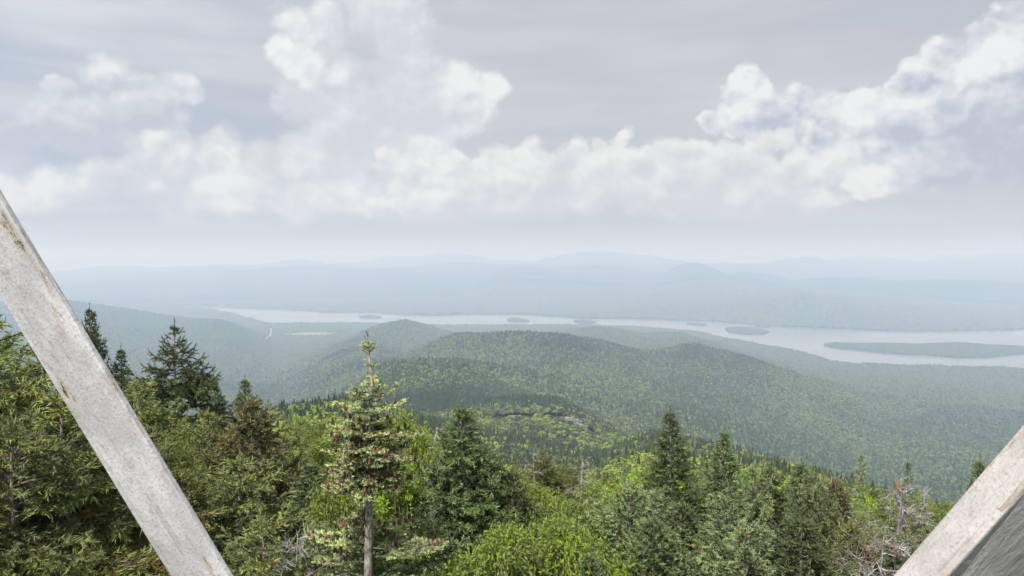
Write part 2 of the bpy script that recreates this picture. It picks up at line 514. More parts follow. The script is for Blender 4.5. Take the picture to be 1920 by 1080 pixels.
def ground_z(x, y):
    """World height of the ground."""
    x, y = np.asarray(x, float), np.asarray(y, float)
    r = np.maximum(np.hypot(x, y), 2.0)
    az = np.arctan2(x, y)
    z = H + table(az, np.log(r)) * r
    # behind the lens: the same summit falling away to rolling woods
    back = smooth(np.abs(az), .98, 1.5)
    zb = H + GROUND_AT_TOWER - .30 * (np.sqrt((r * .9) ** 2 + 35 ** 2) - 35)
    zb = np.maximum(zb, 60 + 120 * (vnoise(x / 2500, y / 2500, 31) + .5))
    z = z * (1 - back) + zb * back
    # relief
    amp = smooth(r, 60, 900)
    z = z + amp * 26 * fbm(x, y, 520, 5, 3) * smooth(r, 300, 2200)
    z = z + smooth(r, 40, 300) * 5.0 * fbm(x, y, 60, 3, 11)
    far = smooth(r, 7500, 12000)
    z = z + far * 110 * fbm(x, y, 1900, 5, 7) + smooth(r, 13000, 17000) * 230 * (fbm(x, y, 5200, 4, 9) + .1)
    z = z + smooth(r, 4, 15) * .5 * fbm(x, y, 3.0, 3, 17)
    if (r > 8000).any():
        for hx, hy, ht, wx in RANGES:
            wf = 1.05 if hy < 17000 else 1.75
            g = ht * np.exp(-((x - hx) / (wx * wf)) ** 2 - ((y - hy) / (wx * 1.15)) ** 2) * (1 + (.16 if hy < 17000 else .34) * fbm(x, y, 1300 if hy < 17000 else 2600, 5, 71))
            z = np.where((g > z - 40) & (g > 150), np.maximum(z, g) + np.clip(40 - np.abs(g - z), 0, 40) * .25, z)
    # lake bed and shore
    s = poly_sdf(x, y, LAKE) + 45 * fbm(x, y, 260, 4, 23) * smooth(r, 3000, 4500)
    near_lake = s < 2500
    shore = np.where(s > 0, 1.5 + .055 * s + 0.00011 * s * s, s * .3 - 2)
    z = np.where(near_lake, np.minimum(z, shore), z)
    z = np.where(s > 0, np.maximum(z, 2.0), z)
    return z


def ground_normal_slope(x, y, e=4.0):
    return np.hypot(ground_z(x + e, y) - ground_z(x - e, y), ground_z(x, y + e) - ground_z(x, y - e)) / (2 * e)


# --- cover materials (real colours; light and air do the rest)
m_ground, N, b, o = material('forest_floor', .95, .1)
geo = N.n('ShaderNodeNewGeometry')
pos = geo.outputs['Position']
n1 = N.noise(pos, .012, 6, .6)
n2 = N.noise(pos, .11, 3, .6)
vz = N.vor(pos, .11, 0)
c1 = N.mix(N.mr(n1, .35, .68), (.030, .047, .022), (.050, .080, .026))
c2 = N.mix(N.mr(vz, .1, .9), c1, (.022, .036, .018))
N.put(b.inputs['Base Color'], N.mix(N.mr(n2, .5, .75), c2, (.060, .086, .034)))
bp = N.n('ShaderNodeBump')
bp.inputs['Strength'].default_value = 1.0
bp.inputs['Distance'].default_value = 9.0
N.put(bp.inputs['Height'], N.m('ADD', N.m('MULTIPLY', vz, -1.0), N.m('MULTIPLY', n2, .7)))
N.put(b.inputs['Normal'], bp.outputs[0])

# --- one ground sheet in rings round the tower, out to the horizon
front = np.linspace(-.98, .98, 760)
back = np.linspace(.98, 2 * PI - .98, 70)[1:-1]
AZR = np.concatenate([front, back])
RR = np.concatenate([np.geomspace(1.5, 300, 60), np.geomspace(300, 24000, 330)[1:], np.geomspace(24000, 36000, 8)[1:]])
A2, R2 = np.meshgrid(AZR, RR, indexing='ij')
X2, Y2 = R2 * np.sin(A2), R2 * np.cos(A2)
Z2 = ground_z(X2.ravel(), Y2.ravel()).reshape(X2.shape)
na, nr = A2.shape
V = np.stack([X2, Y2, Z2], -1).reshape(-1, 3)
V = np.vstack([V, [[0, 0, H + GROUND_AT_TOWER]]])
ia = np.arange(na)[:, None]
ir = np.arange(nr - 1)[None, :]
i00 = ia * nr + ir
i10 = ((ia + 1) % na) * nr + ir
F = np.stack([i00 + 0 * ir, i00 + 1, i10 + 1, i10 + 0 * ir], -1).reshape(-1, 4)
me = mesh_np('ground', V, F, m_ground, smooth=True)
tag(link('ground', me), kind='structure')
# small disc that closes the middle
k = 24
aa = np.linspace(0, 2 * PI, k, endpoint=False)
ids = [int(np.argmin(np.abs(((AZR - a + PI) % (2 * PI)) - PI))) for a in aa]

# --- lake
m_water, N, b, o = material('lake_water', .22, .5)
b.inputs['Base Color'].default_value = (.17, .18, .19, 1)
b.inputs['IOR'].default_value = 1.45
geo = N.n('ShaderNodeNewGeometry')
w1 = N.noise(geo.outputs['Position'], .05, 4, .6)
w2 = N.noise(geo.outputs['Position'], .0022, 4, .6)
bp = N.n('ShaderNodeBump')
bp.inputs['Distance'].default_value = 1.2
bp.inputs['Strength'].default_value = .04
N.put(bp.inputs['Height'], w1)
N.put(b.inputs['Normal'], bp.outputs[0])
N.put(b.inputs['Roughness'], N.mr(w2, .40, .62, .12, .20))
lx0, ly0 = LAKE.min(0) - 600
lx1, ly1 = LAKE.max(0) + 600
gx, gy = np.meshgrid(np.linspace(lx0, lx1, 20), np.linspace(ly0, ly1, 20), indexing='ij')
V = np.stack([gx, gy, gx * 0], -1).reshape(-1, 3)
q = np.arange(19)
F = (q[:, None] * 20 + q[None, :]).ravel()
F = np.stack([F, F + 20, F + 21, F + 1], -1)
tag(link('lake', mesh_np('lake', V, F, m_water)), kind='structure')

# --- islands
ISLAND_XY = {}
for nm, (pts, top, humps) in ISLANDS.items():
    P_ = np.array([on_lake(*p) for p in pts])
    ISLAND_XY[nm] = (P_, top, [(*on_lake(hx, hy), hh, hw) for hx, hy, hh, hw in humps])


def island_z(nm, x, y):
    P_, top, humps = ISLAND_XY[nm]
    s = -poly_sdf(x, y, P_) + 34 * fbm(x, y, 170, 4, 41)
    z = np.clip(-1 + .12 * s, -3, 40)
    z = np.where(z > 0, top * (1 - np.exp(-z / top)), z)
    for hx, hy, hh, hw in humps:
        z = z + np.where(s > 0, hh * np.exp(-((x - hx) ** 2 + (y - hy) ** 2) / (hw * hw)), 0)
    return z


for nm in ISLANDS:
    P_ = ISLAND_XY[nm][0]
    (x0, y0), (x1, y1) = P_.min(0) - 60, P_.max(0) + 60
    nx, ny = int(np.clip((x1 - x0) / 14, 12, 130)), int(np.clip((y1 - y0) / 14, 12, 90))
    gx, gy = np.meshgrid(np.linspace(x0, x1, nx), np.linspace(y0, y1, ny), indexing='ij')
    gz = island_z(nm, gx.ravel(), gy.ravel())
    V = np.stack([gx.ravel(), gy.ravel(), gz], -1)
    F = (np.arange(nx - 1)[:, None] * ny + np.arange(ny - 1)[None, :]).ravel()
    F = np.stack([F, F + ny, F + ny + 1, F + 1], -1)
    tag(link('island', mesh_np('island', V, F, m_ground, smooth=True)), kind='structure')

# ------------------------------------------------------------------ haze
HAZE_TOP = H + 190.0
hz = bpy.data.materials.new('haze_air')
hz.use_nodes = True
hz.node_tree.nodes.clear()
N = NT(hz.node_tree)
pv = N.n('ShaderNodeVolumePrincipled')
pv.inputs['Color'].default_value = HAZE_COL
pv.inputs['Absorption Color'].default_value = (.61, .53, .044, 1)
pv.inputs['Density'].default_value = HAZE_D
pv.inputs['Anisotropy'].default_value = 0.1
oo = N.n('ShaderNodeOutputMaterial')
N.t.links.new(pv.outputs[0], oo.inputs['Volume'])
S_ = 38000.0
zb = -45.0
V = [(-S_, -S_, zb), (S_, -S_, zb), (S_, S_, zb), (-S_, S_, zb), (-S_, -S_, HAZE_TOP), (S_, -S_, HAZE_TOP), (S_, S_, HAZE_TOP), (-S_, S_, HAZE_TOP)]
F = [(0, 3, 2, 1), (4, 5, 6, 7), (0, 1, 5, 4), (1, 2, 6, 5), (2, 3, 7, 6), (3, 0, 4, 7)]
tag(link('haze', mesh_np('haze', V, F, hz)), kind='stuff')

# ------------------------------------------------------------------ foliage and bark
def foliage_mat(name, old, new, dry=None, transl=.25, rough=.6, spec=.25):
    """old = last years' leaf colour, new = this year's growth (attribute tip), var = clump to clump difference."""
    m = bpy.data.materials.new(name)
    m.use_nodes = True
    m.node_tree.nodes.clear()
    N = NT(m.node_tree)
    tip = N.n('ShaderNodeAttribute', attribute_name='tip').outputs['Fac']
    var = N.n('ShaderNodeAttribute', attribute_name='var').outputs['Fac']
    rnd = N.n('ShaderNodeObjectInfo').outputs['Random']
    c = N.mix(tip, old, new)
    if dry is not None:
        c = N.mix(N.m('MULTIPLY', N.mr(var, .955, 1.0), .75), c, dry)
    hsv = N.n('ShaderNodeHueSaturation')
    N.put(hsv.inputs['Hue'], N.m('MULTIPLY_ADD', rnd, .03, .485))
    N.put(hsv.inputs['Saturation'], N.m('MULTIPLY_ADD', var, .25, .85))
    N.put(hsv.inputs['Value'], N.m('MULTIPLY', N.m('MULTIPLY_ADD', rnd, .65, .68), N.m('MULTIPLY_ADD', var, .6, .7)))
    N.put(hsv.inputs['Color'], c)
    b = N.n('ShaderNodeBsdfPrincipled')
    b.inputs['Roughness'].default_value = rough
    b.inputs['Specular IOR Level'].default_value = spec
    N.put(b.inputs['Base Color'], hsv.outputs[0])
    tr = N.n('ShaderNodeBsdfTranslucent')
    N.put(tr.inputs[0], N.mix(.5, hsv.outputs[0], (1, 1, .3), 'MULTIPLY'))
    mx = N.n('ShaderNodeMixShader')
    mx.inputs[0].default_value = transl
    N.t.links.new(b.outputs[0], mx.inputs[1])
    N.t.links.new(tr.outputs[0], mx.inputs[2])
    o = N.n('ShaderNodeOutputMaterial')
    N.t.links.new(mx.outputs[0], o.inputs[0])
    return m


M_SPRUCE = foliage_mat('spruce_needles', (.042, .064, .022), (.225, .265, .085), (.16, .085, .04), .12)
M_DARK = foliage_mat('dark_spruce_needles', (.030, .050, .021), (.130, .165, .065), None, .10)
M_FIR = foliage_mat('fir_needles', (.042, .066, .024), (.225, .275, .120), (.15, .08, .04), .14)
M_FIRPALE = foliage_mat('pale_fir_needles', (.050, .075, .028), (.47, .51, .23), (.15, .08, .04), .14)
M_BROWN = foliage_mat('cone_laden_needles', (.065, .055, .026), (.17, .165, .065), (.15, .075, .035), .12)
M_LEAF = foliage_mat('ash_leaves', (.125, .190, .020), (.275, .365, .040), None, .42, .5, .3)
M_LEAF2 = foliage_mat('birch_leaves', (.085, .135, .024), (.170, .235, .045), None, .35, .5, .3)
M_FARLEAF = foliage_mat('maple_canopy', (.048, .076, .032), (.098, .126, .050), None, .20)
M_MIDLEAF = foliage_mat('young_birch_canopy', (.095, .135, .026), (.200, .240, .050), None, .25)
M_FARPINE = foliage_mat('conifer_canopy', (.030, .052, .023), (.068, .094, .040), None, .10)

M_BARK, N, b, o = material('conifer_bark', .9, .2)
geo = N.n('ShaderNodeNewGeometry').outputs['Position']
n1 = N.noise(N.v('MULTIPLY', geo, (1, 1, .45)), 28, 4, .65)
n2 = N.noise(geo, 7, 3, .6)
c = N.mix(N.mr(n1, .38, .62), (.10, .080, .065), (.27, .235, .205))
N.put(b.inputs['Base Color'], N.mix(N.mr(n2, .52, .66), c, (.30, .32, .27)))
bp = N.n('ShaderNodeBump'); bp.inputs['Distance'].default_value = .01
N.put(bp.inputs['Height'], n1); N.put(b.inputs['Normal'], bp.outputs[0])

M_TWIG, N, b, o = material('twig_bark', .9, .15)
n1 = N.noise(N.n('ShaderNodeNewGeometry').outputs['Position'], 12, 3, .6)
N.put(b.inputs['Base Color'], N.mix(N.mr(n1, .35, .65), (.075, .055, .042), (.17, .135, .11)))

M_DEAD, N, b, o = material('bleached_dead_wood', .85, .2)
geo = N.n('ShaderNodeNewGeometry').outputs['Position']
n1 = N.noise(geo, 9, 4, .65)
c = N.mix(N.mr(n1, .35, .62), (.13, .115, .105), (.36, .335, .31))
N.put(b.inputs['Base Color'], N.mix(N.mr(N.noise(geo, 3, 2), .55, .68), c, (.22, .13, .085)))

M_LEADER, N, b, o = material('leader_bark', .8, .2)
n1 = N.noise(N.n('ShaderNodeNewGeometry').outputs['Position'], 30, 3, .6)
N.put(b.inputs['Base Color'], N.mix(N.mr(n1, .35, .65), (.30, .19, .12), (.48, .36, .26)))

M_CONE, N, b, o = material('fir_cone', .75, .2)
n1 = N.noise(N.n('ShaderNodeTexCoord').outputs['Object'], 60, 2, .6)
rnd = N.n('ShaderNodeObjectInfo').outputs['Random']
c = N.mix(rnd, (.070, .042, .028), (.145, .085, .050))
N.put(b.inputs['Base Color'], N.mix(N.mr(n1, .45, .75), c, (.21, .12, .08)))


# ------------------------------------------------------------------ tree geometry
def tube_mesh(lines, sides=4):
    """lines: list of (points (n,3), radii (n,)). Returns verts, quads."""
    VV, FF, off = [], [], 0
    ang = np.linspace(0, 2 * PI, sides, endpoint=False)
    ca, sa = np.cos(ang), np.sin(ang)
    for P_, R_ in lines:
        n = len(P_)
        T = np.gradient(P_, axis=0)
        T /= np.linalg.norm(T, axis=1)[:, None] + 1e-9
        ref = np.array([0.31, .22, .1]) if abs(T[0][2]) > .8 else np.array([0, 0, 1.0])
        U = np.cross(T, ref)
        U /= np.linalg.norm(U, axis=1)[:, None] + 1e-9
        W_ = np.cross(T, U)
        ring = P_[:, None, :] + R_[:, None, None] * (U[:, None, :] * ca[None, :, None] + W_[:, None, :] * sa[None, :, None])
        VV.append(ring.reshape(-1, 3))
        i = np.arange(n - 1)[:, None] * sides + np.arange(sides)[None, :]
        j = np.arange(n - 1)[:, None] * sides + (np.arange(sides)[None, :] + 1) % sides
        FF.append(np.stack([i, j, j + sides, i + sides], -1).reshape(-1, 4) + off)
        off += n * sides
    return np.vstack(VV), np.vstack(FF)


def set_attr(me, name, arr):
    a = me.attributes.new(name, 'FLOAT', 'POINT')
    a.data.foreach_set('value', np.asarray(arr, dtype=np.float32))


def needles_mesh(name, segs, mat, rng, per=8, nlen=.04, nwid=.008, spread=.95, up=.35, seg_fill=1.0):
    """segs: array (n, 9): p0(3), p1(3), tip, var, scale."""
    S = np.asarray(segs)
    n = len(S)
    p0, p1 = S[:, 0:3], S[:, 3:6]
    d = p1 - p0
    L = np.linalg.norm(d, axis=1)[:, None] + 1e-9
    d = d / L
    ref = np.tile([0, 0, 1.0], (n, 1))
    ref[np.abs(d[:, 2]) > .92] = [1, 0, 0]
    u = np.cross(d, ref); u /= np.linalg.norm(u, axis=1)[:, None]
    w = np.cross(u, d)                      # points upward
    k = per
    t = (np.arange(k)[None, :] + rng.random((n, k))) / k * seg_fill
    phi = rng.random((n, k)) * 2 * PI
    base = p0[:, None] + d[:, None] * (L * t)[:, :, None]
    rad = u[:, None] * np.cos(phi)[..., None] + w[:, None] * (np.sin(phi) * (1 - up * .3) + up)[..., None]
    rad /= np.linalg.norm(rad, axis=2)[..., None]
    a = spread * (.7 + .6 * rng.random((n, k)))[..., None]
    dirn = d[:, None] * np.cos(a) + rad * np.sin(a)
    ln = (nlen * (.7 + .6 * rng.random((n, k))) * S[:, 8:9])[..., None]
    sd = np.cross(dirn, rng.normal(size=(n, k, 3)))
    sd /= np.linalg.norm(sd, axis=2)[..., None] + 1e-9
    wd = nwid * .5 * S[:, 8][:, None, None]
    A = base - sd * wd
    B = base + sd * wd
    mid = base + dirn * ln * .55
    C_ = base + dirn * ln
    if nwid > .030:
        V = np.stack([base, mid + sd * wd, C_, mid - sd * wd], 2).reshape(-1, 3)
        F = np.arange(n * k * 4).reshape(-1, 4)
        rep = k * 4
    else:
        V = np.stack([A, B, C_], 2).reshape(-1, 3)
        F = np.arange(n * k * 3).reshape(-1, 3)
        rep = k * 3
    me = mesh_np(name, V, F, mat)
    set_attr(me, 'tip', np.repeat(S[:, 6], rep))
    set_attr(me, 'var', np.repeat(S[:, 7], rep))
    return me


def rot_about(v, axis, ang):
    axis = axis / np.linalg.norm(axis)
    return v * math.cos(ang) + np.cross(axis, v) * math.sin(ang) + axis * np.dot(axis, v) * (1 - math.cos(ang))


def twig_segments(line, out, rng, step, tip0, tip1, var, scale=1.0):
    P_ = np.asarray(line)
    seg = np.linalg.norm(np.diff(P_, axis=0), axis=1)
    cum = np.concatenate([[0], np.cumsum(seg)])
    n = max(1, int(round(cum[-1] / step)))
    s = np.linspace(0, cum[-1], n + 1)
    Q_ = np.stack([np.interp(s, cum, P_[:, i]) for i in range(3)], 1)
    for i in range(n):
        f = (i + 1) / n
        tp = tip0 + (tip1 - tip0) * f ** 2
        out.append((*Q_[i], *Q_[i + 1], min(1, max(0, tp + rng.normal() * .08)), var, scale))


def conifer(h, radius, seed, whorl=.26, per_whorl=5, step=.07, lat=.16, density=1.0, clear=.10, droop=.25, lift=.5, profile=1.0,
            lean=(0, 0), sprig=None, start=0.0, gap=None, lat_len=.42, sub=True, broken=0.0, wood=True, tip_gain=1.0, ragged=.25):
    """Returns (trunk line, wood lines, foliage segments, cone spots). Heights run from 0 to h."""
    rng = np.random.default_rng(seed)
    n = max(8, int(h / .35))
    tz = np.linspace(0, 1, n)
    wob = np.cumsum(rng.normal(size=(n, 2)) * .012 * h / n ** .5, axis=0)
    P_ = np.stack([lean[0] * tz ** 2 * h + wob[:, 0] - wob[0, 0], lean[1] * tz ** 2 * h + wob[:, 1] - wob[0, 1], tz * h], 1)
    r0 = .011 * h + .02
    R_ = r0 * (1 - tz) ** .85 + .006
    trunk = (P_, R_)

    def tp(z):
        return np.array([np.interp(z, P_[:, 2], P_[:, i]) for i in range(3)])
    woods, segs, cones = [], [], []
    z = h * .995
    k = 0
    # leader
    twig_segments([tp(h * .97), tp(h) + np.array([0, 0, .12])], segs, rng, step, .6, 1, .5)
    while z > max(clear * h, start):
        f = (h - z) / h                       # 0 top .. 1 ground
        f01 = min(1.0, f / (1 - clear))
        rad = radius * (f01 ** profile) * (1.05 - .35 * f01 ** 3) + .05
        nb = max(3, int(per_whorl * (.6 + .6 * rng.random()) * density))
        if gap and gap(f, rng):
            nb = 0
        a0 = rng.random() * 2 * PI
        for j in range(nb):
            a = a0 + 2 * PI * j / nb + rng.normal() * .25
            zz = z + rng.normal() * whorl * .22
            L = rad * (1 - ragged * 1.2 + ragged * 2 * rng.random())
            if rng.random() < broken:
                L *= .35
            if L < .05:
                continue
            el0 = lift * (1 - f01) ** 1.2 + .15 - droop * f01 + rng.normal() * .10
            m = 7
            s = np.linspace(0, 1, m)
            # leaves the trunk rising, sags, tip turns up
            el = el0 - droop * 1.4 * np.sin(s * PI * .9) * min(1, L) + .45 * s ** 3
            hor = np.array([math.sin(a), math.cos(a), 0])
            steps = np.stack([np.cos(el)[:, None] * hor[None, :] + np.sin(el)[:, None] * np.array([0, 0, 1.0])], 0)[0] * (L / (m - 1))
            line = np.vstack([[0, 0, 0], np.cumsum(steps[1:], axis=0)]) + tp(min(zz, h * .99))
            side_w = np.cumsum(rng.normal(size=m) * .02 * L)
            line += np.outer(side_w, np.array([hor[1], -hor[0], 0]))
            var = rng.random()
            if wood:
                woods.append((line, np.linspace(max(.006, .012 * L + .004), .003, m)))
            twig_segments(line[m // 3:], segs, rng, step, .25 * tip_gain, .95 * tip_gain, var)
            if f01 < .75:
                cones.append((line[m // 2], line[-2], f01))
            # flat sprays of side twigs
            nl = max(1, int(L / lat))
            for q in range(1, nl + 1):
                s0 = (q - .3 * rng.random()) / (nl + .6)
                if s0 < .18 and f01 > .3:
                    continue
                base = np.array([np.interp(s0, s, line[:, i]) for i in range(3)])
                ll = lat_len * L * (1 - s0) ** .75 * (.7 + .6 * rng.random()) + .05
                for sg in (-1, 1):
                    if rng.random() < .12:
                        continue
                    ang = sg * (.85 + rng.normal() * .15)
                    dv = hor * math.cos(ang) + np.array([hor[1], -hor[0], 0]) * math.sin(ang)
                    dz_ = rng.normal() * .12 - .10 + .15 * el0
                    e2 = base + dv * ll + np.array([0, 0, dz_ * ll])
                    mid = (base + e2) / 2 + np.array([0, 0, .05 * ll])
                    ln = np.array([base, mid, e2])
                    twig_segments(ln, segs, rng, step, .10 * tip_gain, .95 * tip_gain, min(1, max(0, var + rng.normal() * .15)))
                    if wood and ll > .3:
                        woods.append((ln, np.array([.006, .004, .002])))
                    if sub and ll > .28:
                        for q2 in (.35, .6, .82):
                            for sg2 in (-1, 1):
                                b2 = base + (e2 - base) * q2
                                dv2 = rot_about(dv, np.array([0, 0, 1.0]), sg2 * .8)
                                l2 = ll * .42 * (1.1 - q2)
                                twig_segments([b2, b2 + dv2 * l2 + np.array([0, 0, -.05 * l2 + rng.normal() * .04])], segs, rng, step, .15 * tip_gain, .9 * tip_gain, var)
        z -= whorl * (.6 + .8 * rng.random()) * (.55 + .75 * f01)
        k += 1
    return trunk, woods, segs, cones


def leafy(h, radius, seed, clumps=26, twigs=12, leaves=9, lsize=.07, droop=.5, crown_from=.3, lean=(0, 0), spread_low=.8):
    """Broadleaf: trunk, limbs that reach every clump, drooping leafy twigs. Returns lines and leaf array."""
    rng = np.random.default_rng(seed)
    lines, L = [], []
    tz = np.linspace(0, 1, 9)
    P_ = np.stack([lean[0] * tz * h + .05 * h * np.sin(tz * 4 + seed), lean[1] * tz * h + .04 * h * np.sin(tz * 5 + 2 * seed), tz * h * .86], 1)
    lines.append((P_, .016 * h * (1 - tz) + .012))
    for c in range(clumps):
        th = rng.random() * 2 * PI
        zz = rng.random() ** .8
        rr = radius * math.sqrt(max(.04, 1 - abs(zz * 1.9 - .75) ** 2.2)) if zz * 1.9 - .75 < 1 else radius * .35
        rr *= (.45 + .6 * rng.random())
        cen = np.array([math.sin(th) * rr, math.cos(th) * rr, h * (crown_from + (1 - crown_from) * zz * .97)])
        cen[:2] += np.array(lean) * h * (cen[2] / h)
        cr = radius * (.26 + .20 * rng.random())
        z0 = max(.15 * h, cen[2] - .35 * h - .2 * rr)
        root = np.array([np.interp(z0, P_[:, 2], P_[:, i]) for i in range(3)])
        midp = (root + cen) / 2 + np.array([0, 0, -.06 * h]) + rng.normal(size=3) * .03 * h
        s = np.linspace(0, 1, 6)[:, None]
        limb = (1 - s) ** 2 * root + 2 * s * (1 - s) * midp + s ** 2 * cen
        lines.append((limb, np.linspace(.008 * h, .006, 6)))
        var = rng.random()
        for t in range(twigs):
            d = rng.normal(size=3); d /= np.linalg.norm(d)
            d[2] = abs(d[2]) * .9 - .15
            st = cen + d * cr * .25 * rng.random()
            tl = cr * (.7 + .5 * rng.random())
            tip = min(1, max(0, .5 + .5 * d[2] + rng.normal() * .15))
            k = np.linspace(.15, 1, leaves)
            pts = st + d * tl * k[:, None] + np.array([0, 0, -1.0]) * (droop * tl * k ** 2)[:, None]
            if lsize < .12:
                lines.append((pts[[0, leaves // 2, -1]], np.array([.006, .004, .002])))
            for p in pts:
                for _ in range(2):
                    L.append((*(p + rng.normal(size=3) * lsize * .55), *d, tip, min(1, max(0, var + rng.normal() * .12))))
    return lines, np.array(L)


def leaves_mesh(name, L, mat, rng, size, aspect=.42, hang=.5):
    n = len(L)
    d = L[:, 3:6] * .8 + rng.normal(size=(n, 3)) * .55 + np.array([0, 0, -hang])
    d /= np.linalg.norm(d, axis=1)[:, None]
    up = rng.normal(size=(n, 3)) * .55 + np.array([0, 0, 1.0])
    sd = np.cross(d, up); sd /= np.linalg.norm(sd, axis=1)[:, None] + 1e-9
    nr = np.cross(sd, d)
    s = (size * (.65 + .7 * rng.random(n)))[:, None]
    p = L[:, :3]
    V = np.stack([p, p + d * s * .5 + sd * s * aspect * .5 + nr * s * .08, p + d * s, p + d * s * .5 - sd * s * aspect * .5 + nr * s * .08], 1).reshape(-1, 3)
    F = np.arange(n * 4).reshape(-1, 4)
    me = mesh_np(name, V, F, mat)
    set_attr(me, 'tip', np.repeat(L[:, 6], 4))
    set_attr(me, 'var', np.repeat(L[:, 7], 4))
    return me


# ------------------------------------------------------------------ prototypes for trees farther off
def far_conifer(name, seed, tiers=5, sides=7, mat=None):
    """Ragged tiered spire, 1 m high, about .3 m wide."""
    rng = np.random.default_rng(seed)
    V, F, T = [], [], []
    for t in range(tiers):
        z0 = .08 + .82 * t / tiers
        z1 = min(1.0, z0 + .34 - .02 * t)
        r = .19 * (1 - t / tiers) ** .85 + .025
        o_ = len(V)
        V.append((rng.normal() * .01, rng.normal() * .01, z1)); T.append(.9)
        for s in range(sides * 2):
            a = PI * s / sides + t
            rr = r * ((.95 + .45 * rng.random()) if s % 2 else .5)
            V.append((math.sin(a) * rr, math.cos(a) * rr, z0 + rng.normal() * .02 - (.03 if s % 2 else -.02)))
            T.append(.8 if s % 2 else 0)
        for s in range(sides * 2):
            F.append((o_, o_ + 1 + s, o_ + 1 + (s + 1) % (sides * 2)))
    me = mesh_np(name, V, F, mat)
    set_attr(me, 'tip', T)
    set_attr(me, 'var', np.full(len(V), rng.random()))
    return me


def far_broadleaf(name, seed, lobes=7, mat=None, quads=0):
    """Crown of overlapping lumpy lobes, 1 m high, 1 m wide."""
    rng = np.random.default_rng(seed)
    V, F, T, VR = [], [], [], []
    n = 0
    for l in range(lobes):
        th = l * 2.4 + rng.random()
        zz = rng.random()
        rad = .30 * (1 - .5 * zz) * (l > 0)
        c = np.array([math.sin(th) * rad, math.cos(th) * rad, .42 + .36 * zz])
        s = .20 + .10 * rng.random()
        # scatter of leaf sprays on the upper shell of the lobe
        k = quads
        d = rng.normal(size=(k, 3)); d /= np.linalg.norm(d, axis=1)[:, None]
        d[:, 2] = np.abs(d[:, 2]) * 1.1 - .25
        p = c + d * s * (.75 + .35 * rng.random((k, 1)))
        a = np.cross(d, rng.normal(size=(k, 3))); a /= np.linalg.norm(a, axis=1)[:, None]
        b_ = np.cross(d, a); b_ /= np.linalg.norm(b_, axis=1)[:, None]
        q = .115 * (.7 + .6 * rng.random((k, 1))) * (34 / k) ** .6 * (8 / lobes) ** .4
        tilt = d * rng.normal(size=(k, 1)) * q * .5
        V.append(np.stack([p - a * q, p - b_ * q * .7 + tilt, p + a * q, p + b_ * q * .7 - tilt], 1).reshape(-1, 3))
        F.append(np.arange(k * 4).reshape(-1, 4) + n)
        n += k * 4
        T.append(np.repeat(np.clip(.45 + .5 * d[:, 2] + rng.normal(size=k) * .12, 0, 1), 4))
        VR.append(np.full(k * 4, rng.random()))
    me = mesh_np(name, np.vstack(V), np.vstack(F), mat)
    set_attr(me, 'tip', np.concatenate(T))
    set_attr(me, 'var', np.concatenate(VR))
    return me


def lump(name, seed, mat):
    """Very far crown: a knobbly dome of about 60 triangles, 1 m high and wide."""
    rng = np.random.default_rng(seed)
    V, F = [(0, 0, 1.0)], []
    rings = 4
    s = 9
    for r in range(1, rings + 1):
        for k in range(s):
            a = 2 * PI * (k + .5 * r) / s
            rr = .52 * math.sin(PI / 2 * r / rings * 1.15) * (.82 + .36 * rng.random())
            V.append((math.sin(a) * rr, math.cos(a) * rr, max(-.1, math.cos(PI / 2 * r / rings * 1.1) * (.85 + .3 * rng.random()))))
    for k in range(s):
        F.append((0, 1 + k, 1 + (k + 1) % s))
    for r in range(rings - 1):
        for k in range(s):
            a, b_ = 1 + r * s + k, 1 + r * s + (k + 1) % s
            c, d = a + s, b_ + s
            F += [(a, c, b_), (b_, c, d)]
    V = np.array(V)
    me = mesh_np(name, V, F, mat)
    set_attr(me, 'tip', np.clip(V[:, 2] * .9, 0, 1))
    set_attr(me, 'var', rng.random(len(V)))
    return me


# ------------------------------------------------------------------ forest cover
def conifer_share(x, y, z):
    r = np.hypot(x, y)
    ring = 0
    for a in np.arange(8) * PI / 4:
        ring = ring + ground_z(x + 160 * np.sin(a), y + 160 * np.cos(a))
    tpi = z - ring / 8
    off = smooth(r, 1050, 1250)
    wide = 0
    for a in np.arange(6) * PI / 3:
        wide = wide + ground_z(x + 420 * np.sin(a), y + 420 * np.cos(a))
    wide = np.clip(z - wide / 6 - 18, 0, 40) * smooth(r, 1900, 2300) * .011
    tpi = np.clip(tpi, -30, 11)
    tpi = tpi * (1 - off) + np.clip(tpi, -10, 10) * off
    p = .34 - .32 * smooth(r, 1050, 1250) + (.030 - .018 * smooth(r, 1050, 1250)) * tpi * smooth(r, 350, 900) + (1.5 - .75 * off) * fbm(x, y, 210, 4, 55) + .25 * (1 - smooth(r, 150, 700))
    p = p - .25 * smooth(-(z - 330), 0, 200) * smooth(r, 1200, 2500)
    return np.clip(p + wide, .02, .97)


def scatter(r0, r1, sp, seed, aspan=.80):
    rng = np.random.default_rng(seed)
    x = np.arange(-r1 * math.sin(aspan), r1 * math.sin(aspan), sp)
    y = np.arange(-r1 * .02, r1, sp)
    X, Y = np.meshgrid(x, y)
    X = (X + rng.uniform(-.5, .5, X.shape) * sp * .95).ravel()
    Y = (Y + rng.uniform(-.5, .5, Y.shape) * sp * .95).ravel()
    r = np.hypot(X, Y)
    az = np.arctan2(X, Y)
    k = (r > r0) & (r <= r1) & (np.abs(az) < aspan)
    return X[k], Y[k]


